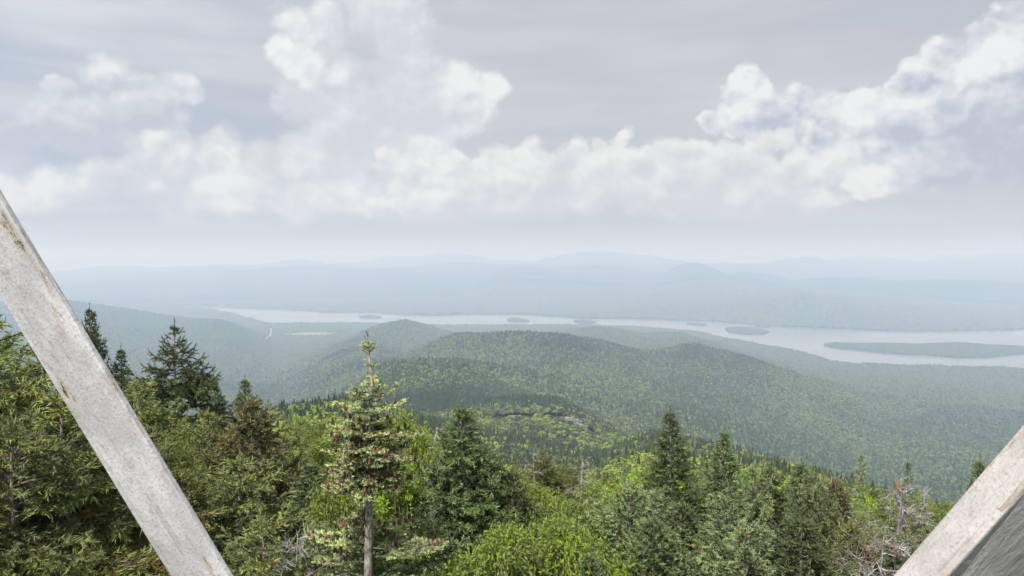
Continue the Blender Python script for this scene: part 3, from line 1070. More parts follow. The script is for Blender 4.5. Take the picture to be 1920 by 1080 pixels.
# horizon line seen from the tower, to leave out what no small step aside could show
_ha = np.linspace(-.85, .85, 700)
_hr = np.geomspace(30, 12000, 420)
_HA, _HR = np.meshgrid(_ha, _hr, indexing='ij')
_HZ = (ground_z((_HR * np.sin(_HA)).ravel(), (_HR * np.cos(_HA)).ravel()).reshape(_HA.shape) - H) / _HR
_HM = np.maximum.accumulate(_HZ, axis=1)


def seen(x, y, z, margin):
    r, az = np.hypot(x, y), np.arctan2(x, y)
    i = np.clip(np.searchsorted(_ha, az), 0, 699)
    j = np.clip(np.searchsorted(_hr, r) - 1, 0, 419)
    return (z - H) / r + margin > _HM[i, j]


def cliff_mask(x, y):
    return np.zeros(x.shape, bool)


def forest_points(r0, r1, sp, seed, hmin, hmax, wide=1.0):
    x, y = scatter(r0, r1, sp, seed)
    rng = np.random.default_rng(seed + 1)
    z = ground_z(x, y)
    s = poly_sdf(x, y, LAKE) if r1 > 3000 else np.full(x.shape, 1e4)
    keep = (s > 25 + 45 * fbm(x, y, 260, 4, 23)) & (z > 1.6) & ~cliff_mask(x, y)
    hh = hmin + (hmax - hmin) * rng.random(len(x))
    keep &= seen(x, y, z + hh * 1.3, .012)
    x, y, z, hh = x[keep], y[keep], z[keep], hh[keep]
    cs = conifer_share(x, y, z)
    con = rng.random(len(x)) < cs
    return x, y, z, hh, con, rng


def field(x, y, size, seed):
    return fbm(x, y, size, 3, seed)

# ------------------------------------------------------------------ rock ledges on the knoll
def ground_hit(px, py, t0=60, t1=9000):
    d = px_dir(px, py)
    t = np.geomspace(t0, t1, 6000)
    x, y, z = d.x * t, d.y * t, H + d.z * t
    below = z < ground_z(x, y)
    i = int(np.argmax(below))
    return np.array([x[i], y[i], z[i]])


M_ROCK, N, b, o = material('ledge_rock', .9, .2)
geo = N.n('ShaderNodeNewGeometry').outputs['Position']
n1 = N.noise(N.v('MULTIPLY', geo, (1, 1, 3)), .12, 5, .65)
n2 = N.noise(geo, .5, 3, .6)
c = N.mix(N.mr(n1, .35, .65), (.12, .11, .105), (.27, .25, .235))
N.put(b.inputs['Base Color'], N.mix(N.mr(n2, .55, .75), c, (.11, .12, .08)))

# (left px, right px, row, number of ledges, height of a ledge, label)
OUTCROPS = [
    ((1030, 1103, 792), 5, 3.0, 'long grey banded cliff on the right shoulder of the wooded knoll'),
    ((942, 985, 783), 3, 1.8, 'short grey ledge half hidden by trees on the left of the wooded knoll'),
    ((1120, 1136, 797), 3, 1.8, 'small pale rock face at the right hand edge of the wooded knoll'),
    ((866, 902, 737), 2, 2.2, 'pale bare rocks showing through the trees on the slope behind the knoll'),
]
ROCK_XY = []
for (xa, xb, row), nl, hl, lab in OUTCROPS:
    rng = np.random.default_rng(int(xa))
    A_ = ground_hit((xa + xb) / 2, row)
    hw_ = (xb - xa) / 2 / FPX * A_[1]
    A_, B_ = A_ + np.array([-hw_, -hw_ * .12, 1.0]), A_ + np.array([hw_, hw_ * .12, -1.0])
    cen = (A_ + B_) / 2
    wid = np.linalg.norm((B_ - A_)[:2])
    e = bpy.data.objects.new('rock_outcrop', None)
    COL.objects.link(e)
    e.location = cen
    tag(e, lab, 'cliff', 'rock outcrops on the forested slopes')
    ex = (B_ - A_) / (wid + 1e-6); ex[2] = 0; ex /= np.linalg.norm(ex)
    ey = np.array([-ex[1], ex[0], 0])
    for l in range(nl):
        nseg = 26
        s = np.linspace(-.5, .5, nseg)
        ln = (.55 + .45 * rng.random())
        off = (rng.random() - .5) * (1 - ln)
        sx = (s * ln + off) * wid
        zb_ = (l - nl * .62) * hl * .95
        V, F = [], []
        setback = (l - nl / 2) * hl * .75
        for i in range(nseg):
            edge = min(1, 3.5 * (1 - abs(s[i]) * 2) + .15)
            jag = rng.normal() * .5
            for (dz_, dy_) in ((0, 0), (hl * .5 * edge, -.3 + rng.normal() * .5), (hl * (.8 + .3 * rng.random()) * edge, .2), (hl * .95 * edge, 4.0), (-8, 4.0), (-8, -.2)):
                V.append(ex * sx[i] + ey * (setback + jag + dy_) + np.array([0, 0, zb_ + dz_]))
        for i in range(nseg - 1):
            for q in range(6):
                a, b2 = i * 6 + q, i * 6 + (q + 1) % 6
                F.append((a, a + 6, b2 + 6, b2))
        link('ledge', mesh_np('ledge', V, F, M_ROCK), e)
    m = int(wid / 6) + 2
    for k in np.linspace(0, 1, m):
        p = A_ + (B_ - A_) * k
        ROCK_XY.append((p[0], p[1], 13 if nl > 2 else 9))


def cliff_mask(x, y):
    k = np.zeros(x.shape, bool)
    for (cx, cy, r) in ROCK_XY:
        k |= (np.abs(x - cx) < r) & (y - cy < r * .9) & (y - cy > -r * 2.6)
    return k


# ------------------------------------------------------------------ clearings: road and meadow by the lake
m_road, N, b, o = material('pale_road', .95, .1)
b.inputs['Base Color'].default_value = (.30, .29, .27, 1)
m_mead, N, b, o = material('meadow_grass', .95, .1)
n1 = N.noise(N.n('ShaderNodeNewGeometry').outputs['Position'], .01, 4)
N.put(b.inputs['Base Color'], N.mix(n1, (.15, .18, .08), (.34, .33, .22)))


def drape(name, quad_rows, mat, lift):
    V, F = [], []
    for row in quad_rows:
        V += row
    w_ = len(quad_rows[0])
    V = np.array(V, float)
    V[:, 2] = ground_z(V[:, 0], V[:, 1]) + lift
    for i in range(len(quad_rows) - 1):
        for j in range(w_ - 1):
            a = i * w_ + j
            F.append((a, a + 1, a + w_ + 1, a + w_))
    return tag(link(name, mesh_np(name, V, F, mat)), kind='structure')


ra, rb = ground_hit(499, 635, 800), ground_hit(508, 615, 800)
ROAD = (ra, rb)
rd = (rb - ra); rd[2] = 0
L_ = np.linalg.norm(rd); rd /= L_
rn = np.array([rd[1], -rd[0], 0])
rows = []
for k in np.linspace(0, 1, 40):
    c_ = ra + rd * L_ * k + rn * 14 * math.sin(k * 3.0)
    rows.append([tuple(c_ - rn * 8), tuple(c_), tuple(c_ + rn * 8)])
drape('road', rows, m_road, 1.2)
mc = ground_hit(590, 627, 800)
MEAD = (mc[0], mc[1], 330, 165)
rows = []
for i in range(14):
    t = i / 13 * 2 - 1
    row = []
    for j in range(22):
        s = j / 21 * 2 - 1
        hw = math.sqrt(max(.02, 1 - t * t)) * (1 + .2 * math.sin(5 * t + 2))
        row.append((mc[0] + s * MEAD[2] * hw, mc[1] + t * MEAD[3] * (1 + .15 * math.sin(4 * s)), 0))
    rows.append(row)
drape('meadow', rows, m_mead, 1.0)


def clearing(x, y):
    vx, vy = x - ROAD[0][0], y - ROAD[0][1]
    al = vx * rd[0] + vy * rd[1]
    ac = vx * rn[0] + vy * rn[1] - 14 * np.sin(np.clip(al / L_, 0, 1) * 3)
    k = (al > -20) & (al < L_ + 20) & (np.abs(ac) < 20)
    k |= (al > -300) & (al < 0) & (np.abs(ac) < 17)
    k |= ((x - MEAD[0]) / (MEAD[2] * .95)) ** 2 + ((y - MEAD[1]) / (MEAD[3] * .95)) ** 2 < 1
    return k


# ------------------------------------------------------------------ prototypes
protos = []


def proto(me):
    protos.append(me)
    return len(protos) - 1


P_CON = [proto(far_conifer('canopy_spruce', s, 6, 7, M_FARPINE)) for s in (1, 2, 3)]
P_FINE = [proto(far_broadleaf('canopy_birch', s, 12, M_MIDLEAF, 70)) for s in (14, 15, 16)]
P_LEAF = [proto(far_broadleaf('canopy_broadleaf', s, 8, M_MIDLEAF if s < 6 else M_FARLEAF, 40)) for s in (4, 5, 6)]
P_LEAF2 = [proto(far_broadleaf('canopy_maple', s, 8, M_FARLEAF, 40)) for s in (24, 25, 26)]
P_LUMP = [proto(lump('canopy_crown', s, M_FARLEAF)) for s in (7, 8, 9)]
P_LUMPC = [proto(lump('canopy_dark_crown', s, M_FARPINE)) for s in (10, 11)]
P_DEAD = [proto(far_conifer('canopy_snag', 12, 4, 3, M_DEAD))]
kit = bpy.data.collections.new('canopy_kit')
for i, me in enumerate(protos):
    kit.objects.link(bpy.data.objects.new('canopy_%02d' % i, me))


def gn_forest(name, x, y, z, idx, sx, sz, rot):
    me = bpy.data.meshes.new(name)
    me.vertices.add(len(x))
    me.vertices.foreach_set('co', np.stack([x, y, z], 1).astype(np.float32).ravel())
    a = me.attributes.new('pick', 'INT', 'POINT'); a.data.foreach_set('value', idx.astype(np.int32))
    a = me.attributes.new('size', 'FLOAT_VECTOR', 'POINT'); a.data.foreach_set('vector', np.stack([sx, sx, sz], 1).astype(np.float32).ravel())
    a = me.attributes.new('turn', 'FLOAT_VECTOR', 'POINT'); a.data.foreach_set('vector', np.stack([rot * 0, rot * 0, rot], 1).astype(np.float32).ravel())
    o = link(name, me)
    g = bpy.data.node_groups.new(name, 'GeometryNodeTree')
    g.interface.new_socket('Geometry', in_out='INPUT', socket_type='NodeSocketGeometry')
    g.interface.new_socket('Geometry', in_out='OUTPUT', socket_type='NodeSocketGeometry')
    nd = g.nodes.new
    gi, go = nd('NodeGroupInput'), nd('NodeGroupOutput')
    m2p = nd('GeometryNodeMeshToPoints')
    iop = nd('GeometryNodeInstanceOnPoints')
    ci = nd('GeometryNodeCollectionInfo')
    ci.inputs['Collection'].default_value = kit
    ci.inputs['Separate Children'].default_value = True
    ci.inputs['Reset Children'].default_value = True
    iop.inputs['Pick Instance'].default_value = True
    L = g.links.new
    L(gi.outputs[0], m2p.inputs[0]); L(m2p.outputs[0], iop.inputs['Points']); L(ci.outputs[0], iop.inputs['Instance'])
    for nm, typ, sock in (('pick', 'INT', 'Instance Index'), ('size', 'FLOAT_VECTOR', 'Scale'), ('turn', 'FLOAT_VECTOR', 'Rotation')):
        at_ = nd('GeometryNodeInputNamedAttribute'); at_.data_type = typ
        at_.inputs[0].default_value = nm
        L(at_.outputs[0], iop.inputs[sock])
    L(iop.outputs[0], go.inputs[0])
    md = o.modifiers.new('forest', 'NODES')
    md.node_group = g
    tag(o, kind='stuff')
    return o


ZONES = [  # r0, r1, spacing, min height, max height, crown width factor, prototype set
    (26, 420, 3.1, 3.5, 6.5, 1.0, 0),
    (420, 1500, 5.2, 7, 12, 1.0, 0),
    (1500, 3300, 8.6, 11, 19, 1.0, 1),
    (3300, 6400, 12.0, 13, 20, 1.55, 1),
    (6400, 11500, 24.0, 15, 24, 2.6, 1),
]
cx, lx = [], []      # conifer and broadleaf records
near_con, near_leaf = [], []
for zi, (r0, r1, sp, hmin, hmax, wf, ps) in enumerate(ZONES):
    x, y, z, hh, con, rng = forest_points(r0, r1, sp, 100 + zi, hmin, hmax)
    if zi >= 3:
        k = ~clearing(x, y)
        x, y, z, hh, con = x[k], y[k], z[k], hh[k], con[k]
    r = np.hypot(x, y)
    if zi == 0:
        hh = hh * (.60 + .9 * smooth(r, 30, 350))
    rot = rng.random(len(x)) * 2 * PI
    pick = rng.integers(0, 3, len(x))
    if ps == 0:
        ic = np.array(P_CON)[pick]
        il = np.array(P_FINE)[pick] if zi == 0 else np.where(fbm(x, y, 240, 3, 91) + .25 * rng.random(len(x)) > 0, np.array(P_LEAF)[pick], np.array(P_LEAF2)[pick])
        wc = hh * (.85 + .5 * rng.random(len(x)))
        wl = hh * (.75 + .4 * rng.random(len(x)))
        dead = con & (rng.random(len(x)) < .012) & (zi == 0)
        ic = np.where(dead, P_DEAD[0], ic)
    else:
        if zi == 2:
            ic = np.array(P_CON)[pick]
            wc = hh * (1.0 + .5 * rng.random(len(x)))
        else:
            ic = np.array(P_LUMPC)[pick % 2]
            wc = sp * 1.05 * (.8 + .5 * rng.random(len(x)))
        il = np.array(P_LUMP)[pick] if zi > 2 else np.where(rng.random(len(x)) < .35, np.array(P_LUMP)[pick], np.where(fbm(x, y, 330, 4, 93) + .5 * rng.random(len(x)) > .28, np.array(P_LEAF)[pick], np.array(P_LEAF2)[pick]))
        wl = sp * 1.25 * (.75 + .6 * rng.random(len(x)))
    hc = hh * np.where(con, 1.25, .85)
    if zi > 2:
        hc = hh * (.75 + .5 * rng.random(len(x)))
    recs = np.stack([x, y, z - .3, np.where(con, ic, il), np.where(con, wc, wl), hc, rot], 1)
    if zi == 0:
        o_ = np.argsort(r / (hh + 1))          # nearest and tallest first
        vis = seen(x, y, z + hh, -.004) & (np.abs(np.arctan2(x, y)) < .70)
        ordc = [i for i in o_ if con[i] and vis[i]][:300]
        ordl = [i for i in o_ if (not con[i]) and vis[i]][:300]
        near_con = [(x[i], y[i], z[i], hh[i], rot[i]) for i in ordc]
        near_leaf = [(x[i], y[i], z[i], hh[i], rot[i]) for i in ordl]
        kk = np.ones(len(x), bool); kk[ordc] = False; kk[ordl] = False
        kk &= (r > 60)
        recs, con = recs[kk], con[kk]
    cx.append(recs[con]); lx.append(recs[~con])
for nm in ISLANDS:
    P_ = ISLAND_XY[nm][0]
    (x0, y0), (x1, y1) = P_.min(0), P_.max(0)
    X, Y = np.meshgrid(np.arange(x0, x1, 10.0), np.arange(y0, y1, 10.0))
    rng = np.random.default_rng(len(nm))
    X = (X + rng.uniform(-5, 5, X.shape)).ravel(); Y = (Y + rng.uniform(-5, 5, Y.shape)).ravel()
    Z = island_z(nm, X, Y)
    k = Z > .6
    X, Y, Z = X[k], Y[k], Z[k]
    n = len(X)
    con = rng.random(n) < .45
    h_ = 9 + 9 * rng.random(n)
    rec = np.stack([X, Y, Z - .5, np.where(con, np.array(P_LUMPC)[rng.integers(0, 2, n)], np.array(P_LUMP)[rng.integers(0, 3, n)]), 11 + 5 * rng.random(n), h_, rng.random(n) * 6.28], 1)
    cx.append(rec[con]); lx.append(rec[~con])
cx, lx = np.vstack(cx), np.vstack(lx)
print('forest', len(cx), len(lx))
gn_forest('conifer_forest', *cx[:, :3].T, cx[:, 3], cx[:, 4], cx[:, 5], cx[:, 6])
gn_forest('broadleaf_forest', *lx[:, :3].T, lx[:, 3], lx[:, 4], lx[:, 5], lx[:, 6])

# ------------------------------------------------------------------ trees by the tower
def build_tree(name, kind_mats, spec, nd, wood_mat=None):
    """spec = keyword arguments of conifer(); nd = needle settings. Returns the Empty with parts (unplaced)."""
    trunk, woods, segs, cones = spec
    e = bpy.data.objects.new(name, None)
    COL.objects.link(e)
    V, F = tube_mesh([trunk], 8)
    link('trunk', mesh_np('trunk', V, F, kind_mats[0], smooth=True), e)
    if woods:
        V, F = tube_mesh(woods, 3)
        link('branches', mesh_np('branches', V, F, wood_mat or M_TWIG), e)
    if segs:
        rng = np.random.default_rng(len(segs))
        link('crown', needles_mesh('crown', segs, kind_mats[1], rng, **nd), e)
    return e


def copy_tree(src, name=None):
    r = src.copy()
    COL.objects.link(r)
    for ch in src.children:
        c = ch.copy()
        COL.objects.link(c)
        c.parent = r
        for g in ch.children:
            d = g.copy(); COL.objects.link(d); d.parent = c
    return r


HERO = {}


def hero(key, name, mats, h, spec, nd):
    s = conifer(h, **spec)
    e = build_tree(name, mats, s, nd)
    HERO[key] = [e, h, False]
    return s


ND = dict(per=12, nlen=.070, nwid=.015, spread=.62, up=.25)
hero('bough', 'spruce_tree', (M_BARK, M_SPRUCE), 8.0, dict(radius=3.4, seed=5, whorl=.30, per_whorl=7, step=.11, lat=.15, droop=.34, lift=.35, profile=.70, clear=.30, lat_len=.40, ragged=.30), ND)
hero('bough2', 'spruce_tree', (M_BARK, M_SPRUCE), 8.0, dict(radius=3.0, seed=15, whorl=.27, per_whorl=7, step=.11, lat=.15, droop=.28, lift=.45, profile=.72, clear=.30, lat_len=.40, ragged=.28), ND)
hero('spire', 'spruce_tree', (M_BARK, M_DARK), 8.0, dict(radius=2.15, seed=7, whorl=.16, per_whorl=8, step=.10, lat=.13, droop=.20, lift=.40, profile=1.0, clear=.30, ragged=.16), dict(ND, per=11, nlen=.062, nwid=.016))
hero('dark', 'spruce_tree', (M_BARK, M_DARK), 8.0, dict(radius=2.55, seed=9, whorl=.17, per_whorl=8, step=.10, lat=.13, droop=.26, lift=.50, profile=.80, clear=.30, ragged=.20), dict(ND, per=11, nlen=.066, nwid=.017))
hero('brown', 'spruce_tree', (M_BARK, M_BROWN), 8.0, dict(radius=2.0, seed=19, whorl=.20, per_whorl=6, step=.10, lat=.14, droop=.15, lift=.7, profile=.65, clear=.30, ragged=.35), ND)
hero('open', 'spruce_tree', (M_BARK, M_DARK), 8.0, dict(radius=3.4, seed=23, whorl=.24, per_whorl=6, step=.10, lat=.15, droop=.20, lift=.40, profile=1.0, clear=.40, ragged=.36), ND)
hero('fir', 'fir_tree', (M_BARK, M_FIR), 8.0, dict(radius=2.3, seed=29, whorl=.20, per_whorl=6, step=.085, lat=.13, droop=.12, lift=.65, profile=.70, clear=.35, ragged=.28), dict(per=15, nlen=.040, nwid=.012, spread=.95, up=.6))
for k_, v_ in HERO.items():
    print(k_, [(c_.name, len(c_.data.polygons)) for c_ in v_[0].children])



def place(key, px, row, depth, rad=None, turn=0.0, label='', cat='tree', group='spruces and firs close below the tower', hscale=None):
    src, h0, used = HERO[key]
    e = src if not used else copy_tree(src)
    HERO[key][2] = True
    top = at(px, row, depth)
    gz = float(ground_z(top.x, top.y))
    h = top.z - gz + .15
    s = rad if rad else h / h0
    e.location = (top.x, top.y, gz - .15)
    e.scale = (s, s, h / h0)
    e.rotation_euler = (0, 0, turn)
    tag(e, label, cat, group)
    return e


# dead boughs: bare curved twigs
def dead_sprays(n, length, seed, spread=1.0, fine=14):
    rng = np.random.default_rng(seed)
    out = []
    for i in range(n):
        a = rng.random() * 2 * PI
        el = rng.normal() * .35 - .1
        L = length * (.5 + .7 * rng.random())
        s = np.linspace(0, 1, 7)[:, None]
        d = np.array([math.sin(a) * math.cos(el), math.cos(a) * math.cos(el), math.sin(el)])
        bend = np.array([rng.normal() * .2, rng.normal() * .2, -.35 * rng.random()])
        P_ = d * L * s + bend * L * s ** 2
        out.append((P_, np.linspace(.010, .003, 7)))
        for q in range(fine):
            t = .15 + .8 * rng.random()
            b0 = np.array([np.interp(t, s[:, 0], P_[:, k]) for k in range(3)])
            d2 = d * .7 + rng.normal(size=3) * .6
            l2 = L * .38 * (1.1 - t) + .05
            s2 = np.linspace(0, 1, 4)[:, None]
            out.append((b0 + d2 * l2 * s2 + rng.normal(size=3) * .25 * l2 * s2 ** 2, np.linspace(.005, .002, 4)))
            for _ in range(2):
                b3 = b0 + d2 * l2 * (.3 + .6 * rng.random())
                out.append((np.array([b3, b3 + (d2 + rng.normal(size=3) * .8) * l2 * .35]), np.array([.003, .0015])))
    return out


place('bough', 2, 598, 9.0, 1.0, .3, 'tall green spruce at the left edge, its spire rising above the boughs')
place('bough2', 72, 655, 8.2, 1.1, 1.9, 'broad drooping spruce left of the long beam, second from the left edge')
place('bough', -75, 650, 7.4, 1.0, 2.6, 'dense spruce cut by the left edge of the view')
place('bough2', 128, 735, 7.2, 1.1, 4.0, 'low broad spruce crossing behind the middle of the long beam')
place('bough', 30, 790, 6.2, .9, 5.1, 'shaggy spruce nearest the lower left corner')
place('bough2', 215, 775, 8.0, 1.0, .9, 'spruce half hidden behind the middle of the long beam')
place('dark', 174, 580, 17.0, .50, .7, 'thin dark spruce top poking up just right of the long beam')
place('spire', 212, 655, 17.5, .8, 2.7, 'small spruce tip beside the right edge of the long beam')
place('open', 328, 610, 15.0, .92, .4, 'dark pointed spruce with wide layered arms, bare twigs below')
place('bough', 262, 715, 12.5, .9, 1.2, 'rounded yellow green spruce under the pointed dark spruce')
place('spire', 419, 712, 16.5, .8, .2, 'left one of two small twin spruce tips above the brown spruce')
place('spire', 448, 710, 17.2, .9, 2.2, 'right one of two small twin spruce tips above the brown spruce')
place('bough2', 385, 775, 12.0, .9, .5, 'leafy topped green spruce between the dark pointed one and the cone laden one')
place('brown', 478, 752, 10.5, 1.0, .4, 'spruce tinted brown by its cones, left of the pale fir')
place('bough2', 545, 800, 14.0, .8, 3.4, 'low green spruce between the brown spruce and the pale fir')
place('bough', 430, 865, 9.0, .9, 3.3, 'shrubby spruce under the brown cone laden spruce')
place('spire', 560, 880, 9.5, 1.0, 4.0, 'short spruce left of the foot of the pale fir')
place('bough2', 330, 890, 8.0, .8, 2.0, 'spruce along the right edge of the lower part of the beam')
place('bough', 500, 965, 7.4, .7, .9, 'low spruce at the bottom of the view right of the long beam')
place('fir', 590, 990, 7.6, .75, 1.1, 'low brown tinged fir left of the grey trunk of the pale fir')
place('fir', 810, 992, 7.4, .8, 2.5, 'low fir with pale tips and brown cones right of the grey trunk')
place('dark', 885, 765, 9.6, .82, .8, 'full dark spruce standing alone right of the pale fir')
place('dark', 955, 880, 9.8, .65, 2.8, 'shorter dark spruce leaning against the full dark spruce')
place('bough2', 838, 800, 17.0, .7, .8, 'old spruce with a dead top behind the full dark spruce')
place('bough', 1012, 848, 18.0, .62, 2.9, 'rounded spruce with bare twigs left of the grey snag')
place('spire', 1268, 769, 13.0, .92, .5, 'tallest pointed spruce right of the middle, very regular')
place('spire', 1338, 812, 13.0, .86, 3.0, 'second pointed spruce just right of the tallest one')
place('fir', 1180, 912, 9.2, .95, .4, 'bushy fir at the left end of the clump under the pointed spruces')
place('fir', 1228, 925, 10.5, .9, 2.0, 'bushy fir directly under the tallest pointed spruce')
place('dark', 1298, 945, 9.5, .9, 1.0, 'dark bushy spruce between the two pointed spruces, lower down')
place('fir', 1362, 935, 9.8, .8, 4.4, 'bushy fir below the second pointed spruce')
place('fir', 1412, 878, 9.6, .62, 2.4, 'leftmost top of the ragged clump right of the pointed spruces')
place('dark', 1446, 884, 10.2, .6, 5.4, 'dark spruce top, second from the left in the ragged clump')
place('spire', 1484, 862, 11.0, 1.0, 1.4, 'highest point of the ragged spruce clump')
place('fir', 1525, 893, 9.4, .6, 3.1, 'fir with light green tips near the middle of the ragged clump')
place('brown', 1568, 905, 10.5, .6, .2, 'reddish tinged spruce at the right end of the ragged clump')
place('dark', 1230, 985, 7.6, .85, 5.5, 'dark fir at the bottom under the pointed spruces')
place('fir', 1400, 985, 7.8, .9, 0.6, 'low fir at the bottom under the ragged clump')
place('dark', 1500, 965, 7.9, .9, 2.1, 'dark spruce at the bottom under the ragged clump')
place('bough2', 1595, 985, 8.4, .55, 1.1, 'low spruce below the dead gnarled crown')
place('fir', 1690, 1010, 8.2, .8, .1, 'blue green fir at the foot of the gnarled dead tree')
place('fir', 1775, 985, 9.0, .75, 2.2, 'fir tucked against the right hand beam')
place('spire', 1822, 858, 9.2, .62, 1.2, 'slender young spruce with a bare leader beside the right hand beam')
place('bough', 1860, 1000, 9.5, .7, 1.2, 'spruce behind the right hand beam')
place('dark', 1120, 1040, 7.0, .5, .6, 'small dark fir in the leafy bushes at the bottom')

# ---- broadleaf shrubs and small trees
LEAFY = {}


def leafy_proto(key, name, h, radius, seed, mat, **kw):
    ls = kw.get('lsize', .07)
    lines, L = leafy(h, radius, seed, **kw)
    e = bpy.data.objects.new(name, None)
    COL.objects.link(e)
    V, F = tube_mesh(lines[:1], 7)
    link('trunk', mesh_np('trunk', V, F, M_BARK, smooth=True), e)
    V, F = tube_mesh(lines[1:], 3)
    link('branches', mesh_np('branches', V, F, M_TWIG), e)
    rng = np.random.default_rng(seed + 5)
    link('crown', leaves_mesh('crown', L, mat, rng, ls), e)
    LEAFY[key] = [e, h, False]


leafy_proto('ash', 'mountain_ash', 6.0, 1.5, 3, M_LEAF, clumps=40, twigs=30, leaves=9, lsize=.060, droop=.55, crown_from=.34)
leafy_proto('ash2', 'mountain_ash', 6.0, 1.4, 13, M_LEAF, clumps=38, twigs=30, leaves=9, lsize=.060, droop=.45, crown_from=.34)
leafy_proto('birch', 'birch_tree', 6.0, 1.4, 23, M_LEAF2, clumps=36, twigs=26, leaves=9, lsize=.055, droop=.35, crown_from=.36)


def place_leaf(key, px, row, depth, rad, turn, label):
    src, h0, used = LEAFY[key]
    e = src if not used else copy_tree(src)
    LEAFY[key][2] = True
    top = at(px, row, depth)
    gz = float(ground_z(top.x, top.y))
    h = top.z - gz + .1
    e.location = (top.x, top.y, gz - .1)
    e.scale = (rad, rad, h / h0)
    e.rotation_euler = (0, 0, turn)
    tag(e, label, 'tree', 'bright green broadleaf trees close below the tower')
    return e


place_leaf('ash', 768, 785, 10.5, .62, .3, 'bright yellow green ash filling the space right of the pale fir')
place_leaf('ash2', 715, 850, 9.6, .8, 1.3, 'bright green ash straight behind the trunk of the pale fir')
place_leaf('ash2', 575, 792, 22.0, 1.2, 2.0, 'bright green ash in the gap left of the pale fir, farther down the slope')
place_leaf('ash', 520, 805, 25.0, 1.2, 4.0, 'bright green ash beyond the brown spruce')
place_leaf('ash', 640, 800, 24.0, 1.1, 5.0, 'bright green ash low behind the left side of the pale fir')
place_leaf('ash2', 328, 808, 11.0, .55, .8, 'small bright green ash beside the right edge of the long beam')
place_leaf('ash2', 372, 850, 10.2, .5, 2.8, 'small leafy ash between two low spruces near the long beam')
place_leaf('ash', 640, 905, 8.2, .6, 2.5, 'ash showing green through the fir boughs left of the trunk')
place_leaf('ash', 1010, 905, 11.0, .85, 1.7, 'bright green ash right of the full dark spruce')
place_leaf('ash2', 1085, 925, 10.0, .8, .4, 'bright green ash in front of the grey snag')
place_leaf('ash', 905, 1000, 7.2, .75, 3.6, 'bright green ash at the bottom under the full dark spruce')
place_leaf('ash2', 1000, 985, 7.6, .8, 5.6, 'bright green ash at the bottom, middle of the leafy patch')
place_leaf('ash', 1095, 990, 7.4, .75, .9, 'bright green ash at the bottom left of the bushy firs')
place_leaf('birch', 958, 890, 13.0, .8, 1.9, 'dull green birch between the dark spruce and the snag')
place_leaf('birch', 1135, 925, 12.5, .8, 4.9, 'dull green birch between the snag and the bushy firs')
place_leaf('birch', 1710, 955, 13.0, .8, .2, 'green birch right of the gnarled dead tree')
place_leaf('birch', 1765, 945, 14.5, .85, 2.2, 'green birch between the gnarled dead tree and the right hand beam')
place_leaf('birch', 1395, 905, 17.0, .8, 3.2, 'green birch showing behind the second pointed spruce')
place_leaf('birch', 1600, 950, 16.0, .8, 5.2, 'green birch seen through the twigs of the gnarled dead tree')
place_leaf('birch', 1060, 870, 21.0, 1.0, 1.2, 'birch beyond the grey snag')
place_leaf('birch', 745, 850, 20.0, 1.0, 3.2, 'birch down the slope behind the bright ash')
place_leaf('ash2', 470, 860, 15.0, .9, .2, 'leafy ash behind the brown cone laden spruce')


# ---- standing dead trees
def snag(px, row, depth, h_top, seed, label, limbs=14, length=.55, stub=None, fine=8, rad=.05, gnarled=False):
    rng = np.random.default_rng(seed)
    top = at(px, row, depth)
    gz = float(ground_z(top.x, top.y))
    h = top.z - gz + .1
    e = bpy.data.objects.new('dead_tree', None)
    COL.objects.link(e)
    e.location = (top.x, top.y, gz - .1)
    tz = np.linspace(0, 1, 16)
    wig = (.10 if gnarled else .03)
    P_ = np.stack([wig * np.sin(tz * 9 + seed) * (tz < .97), wig * np.cos(tz * 7 + seed), tz * h], 1)
    V, F = tube_mesh([(P_, rad * (1.35 - tz) ** .8)], 9)
    V = V + rng.normal(size=V.shape) * rad * .06
    link('trunk', mesh_np('trunk', V, F, M_DEAD, smooth=True), e)
    lines = []
    for i in range(limbs):
        zz = h - .05 - (h_top) * (i / limbs) ** 1.1
        b0 = np.array([np.interp(zz, P_[:, 2], P_[:, k]) for k in range(3)])
        a = i * 2.4 + rng.random()
        L = length * (.45 + .75 * rng.random()) * (.35 + .9 * (i / limbs))
        s = np.linspace(0, 1, 8)[:, None]
        d = np.array([math.sin(a), math.cos(a), rng.normal() * .25 + .12])
        bend = np.array([rng.normal() * .35, rng.normal() * .3, -.35 + rng.normal() * .25]) * (1.4 if gnarled else .7)
        Q_ = b0 + d * L * s + bend * L * s ** 2 + (rng.normal(size=(8, 3)) * .03 * L if gnarled else 0)
        lines.append((Q_, np.linspace(.018 if gnarled else .011, .003, 8)))
        for q in range(fine):
            t = .2 + .8 * rng.random()
            b1 = np.array([np.interp(t, s[:, 0], Q_[:, k]) for k in range(3)])
            d2 = d * .6 + rng.normal(size=3) * .65
            l2 = L * .45 * (1.15 - t) + .05
            s2 = np.linspace(0, 1, 4)[:, None]
            Q2 = b1 + d2 * l2 * s2 + rng.normal(size=3) * .35 * l2 * s2 ** 2
            lines.append((Q2, np.linspace(.006, .002, 4)))
            for _ in range(3):
                b3 = b1 + d2 * l2 * (.2 + .8 * rng.random())
                lines.append((np.array([b3, b3 + rng.normal(size=3) * l2 * .30]), np.array([.0035, .0015])))
    V, F = tube_mesh(lines, 3)
    link('branches', mesh_np('branches', V, F, M_DEAD), e)
    tag(e, label, 'tree', 'dead bleached trees among the green ones')
    return e


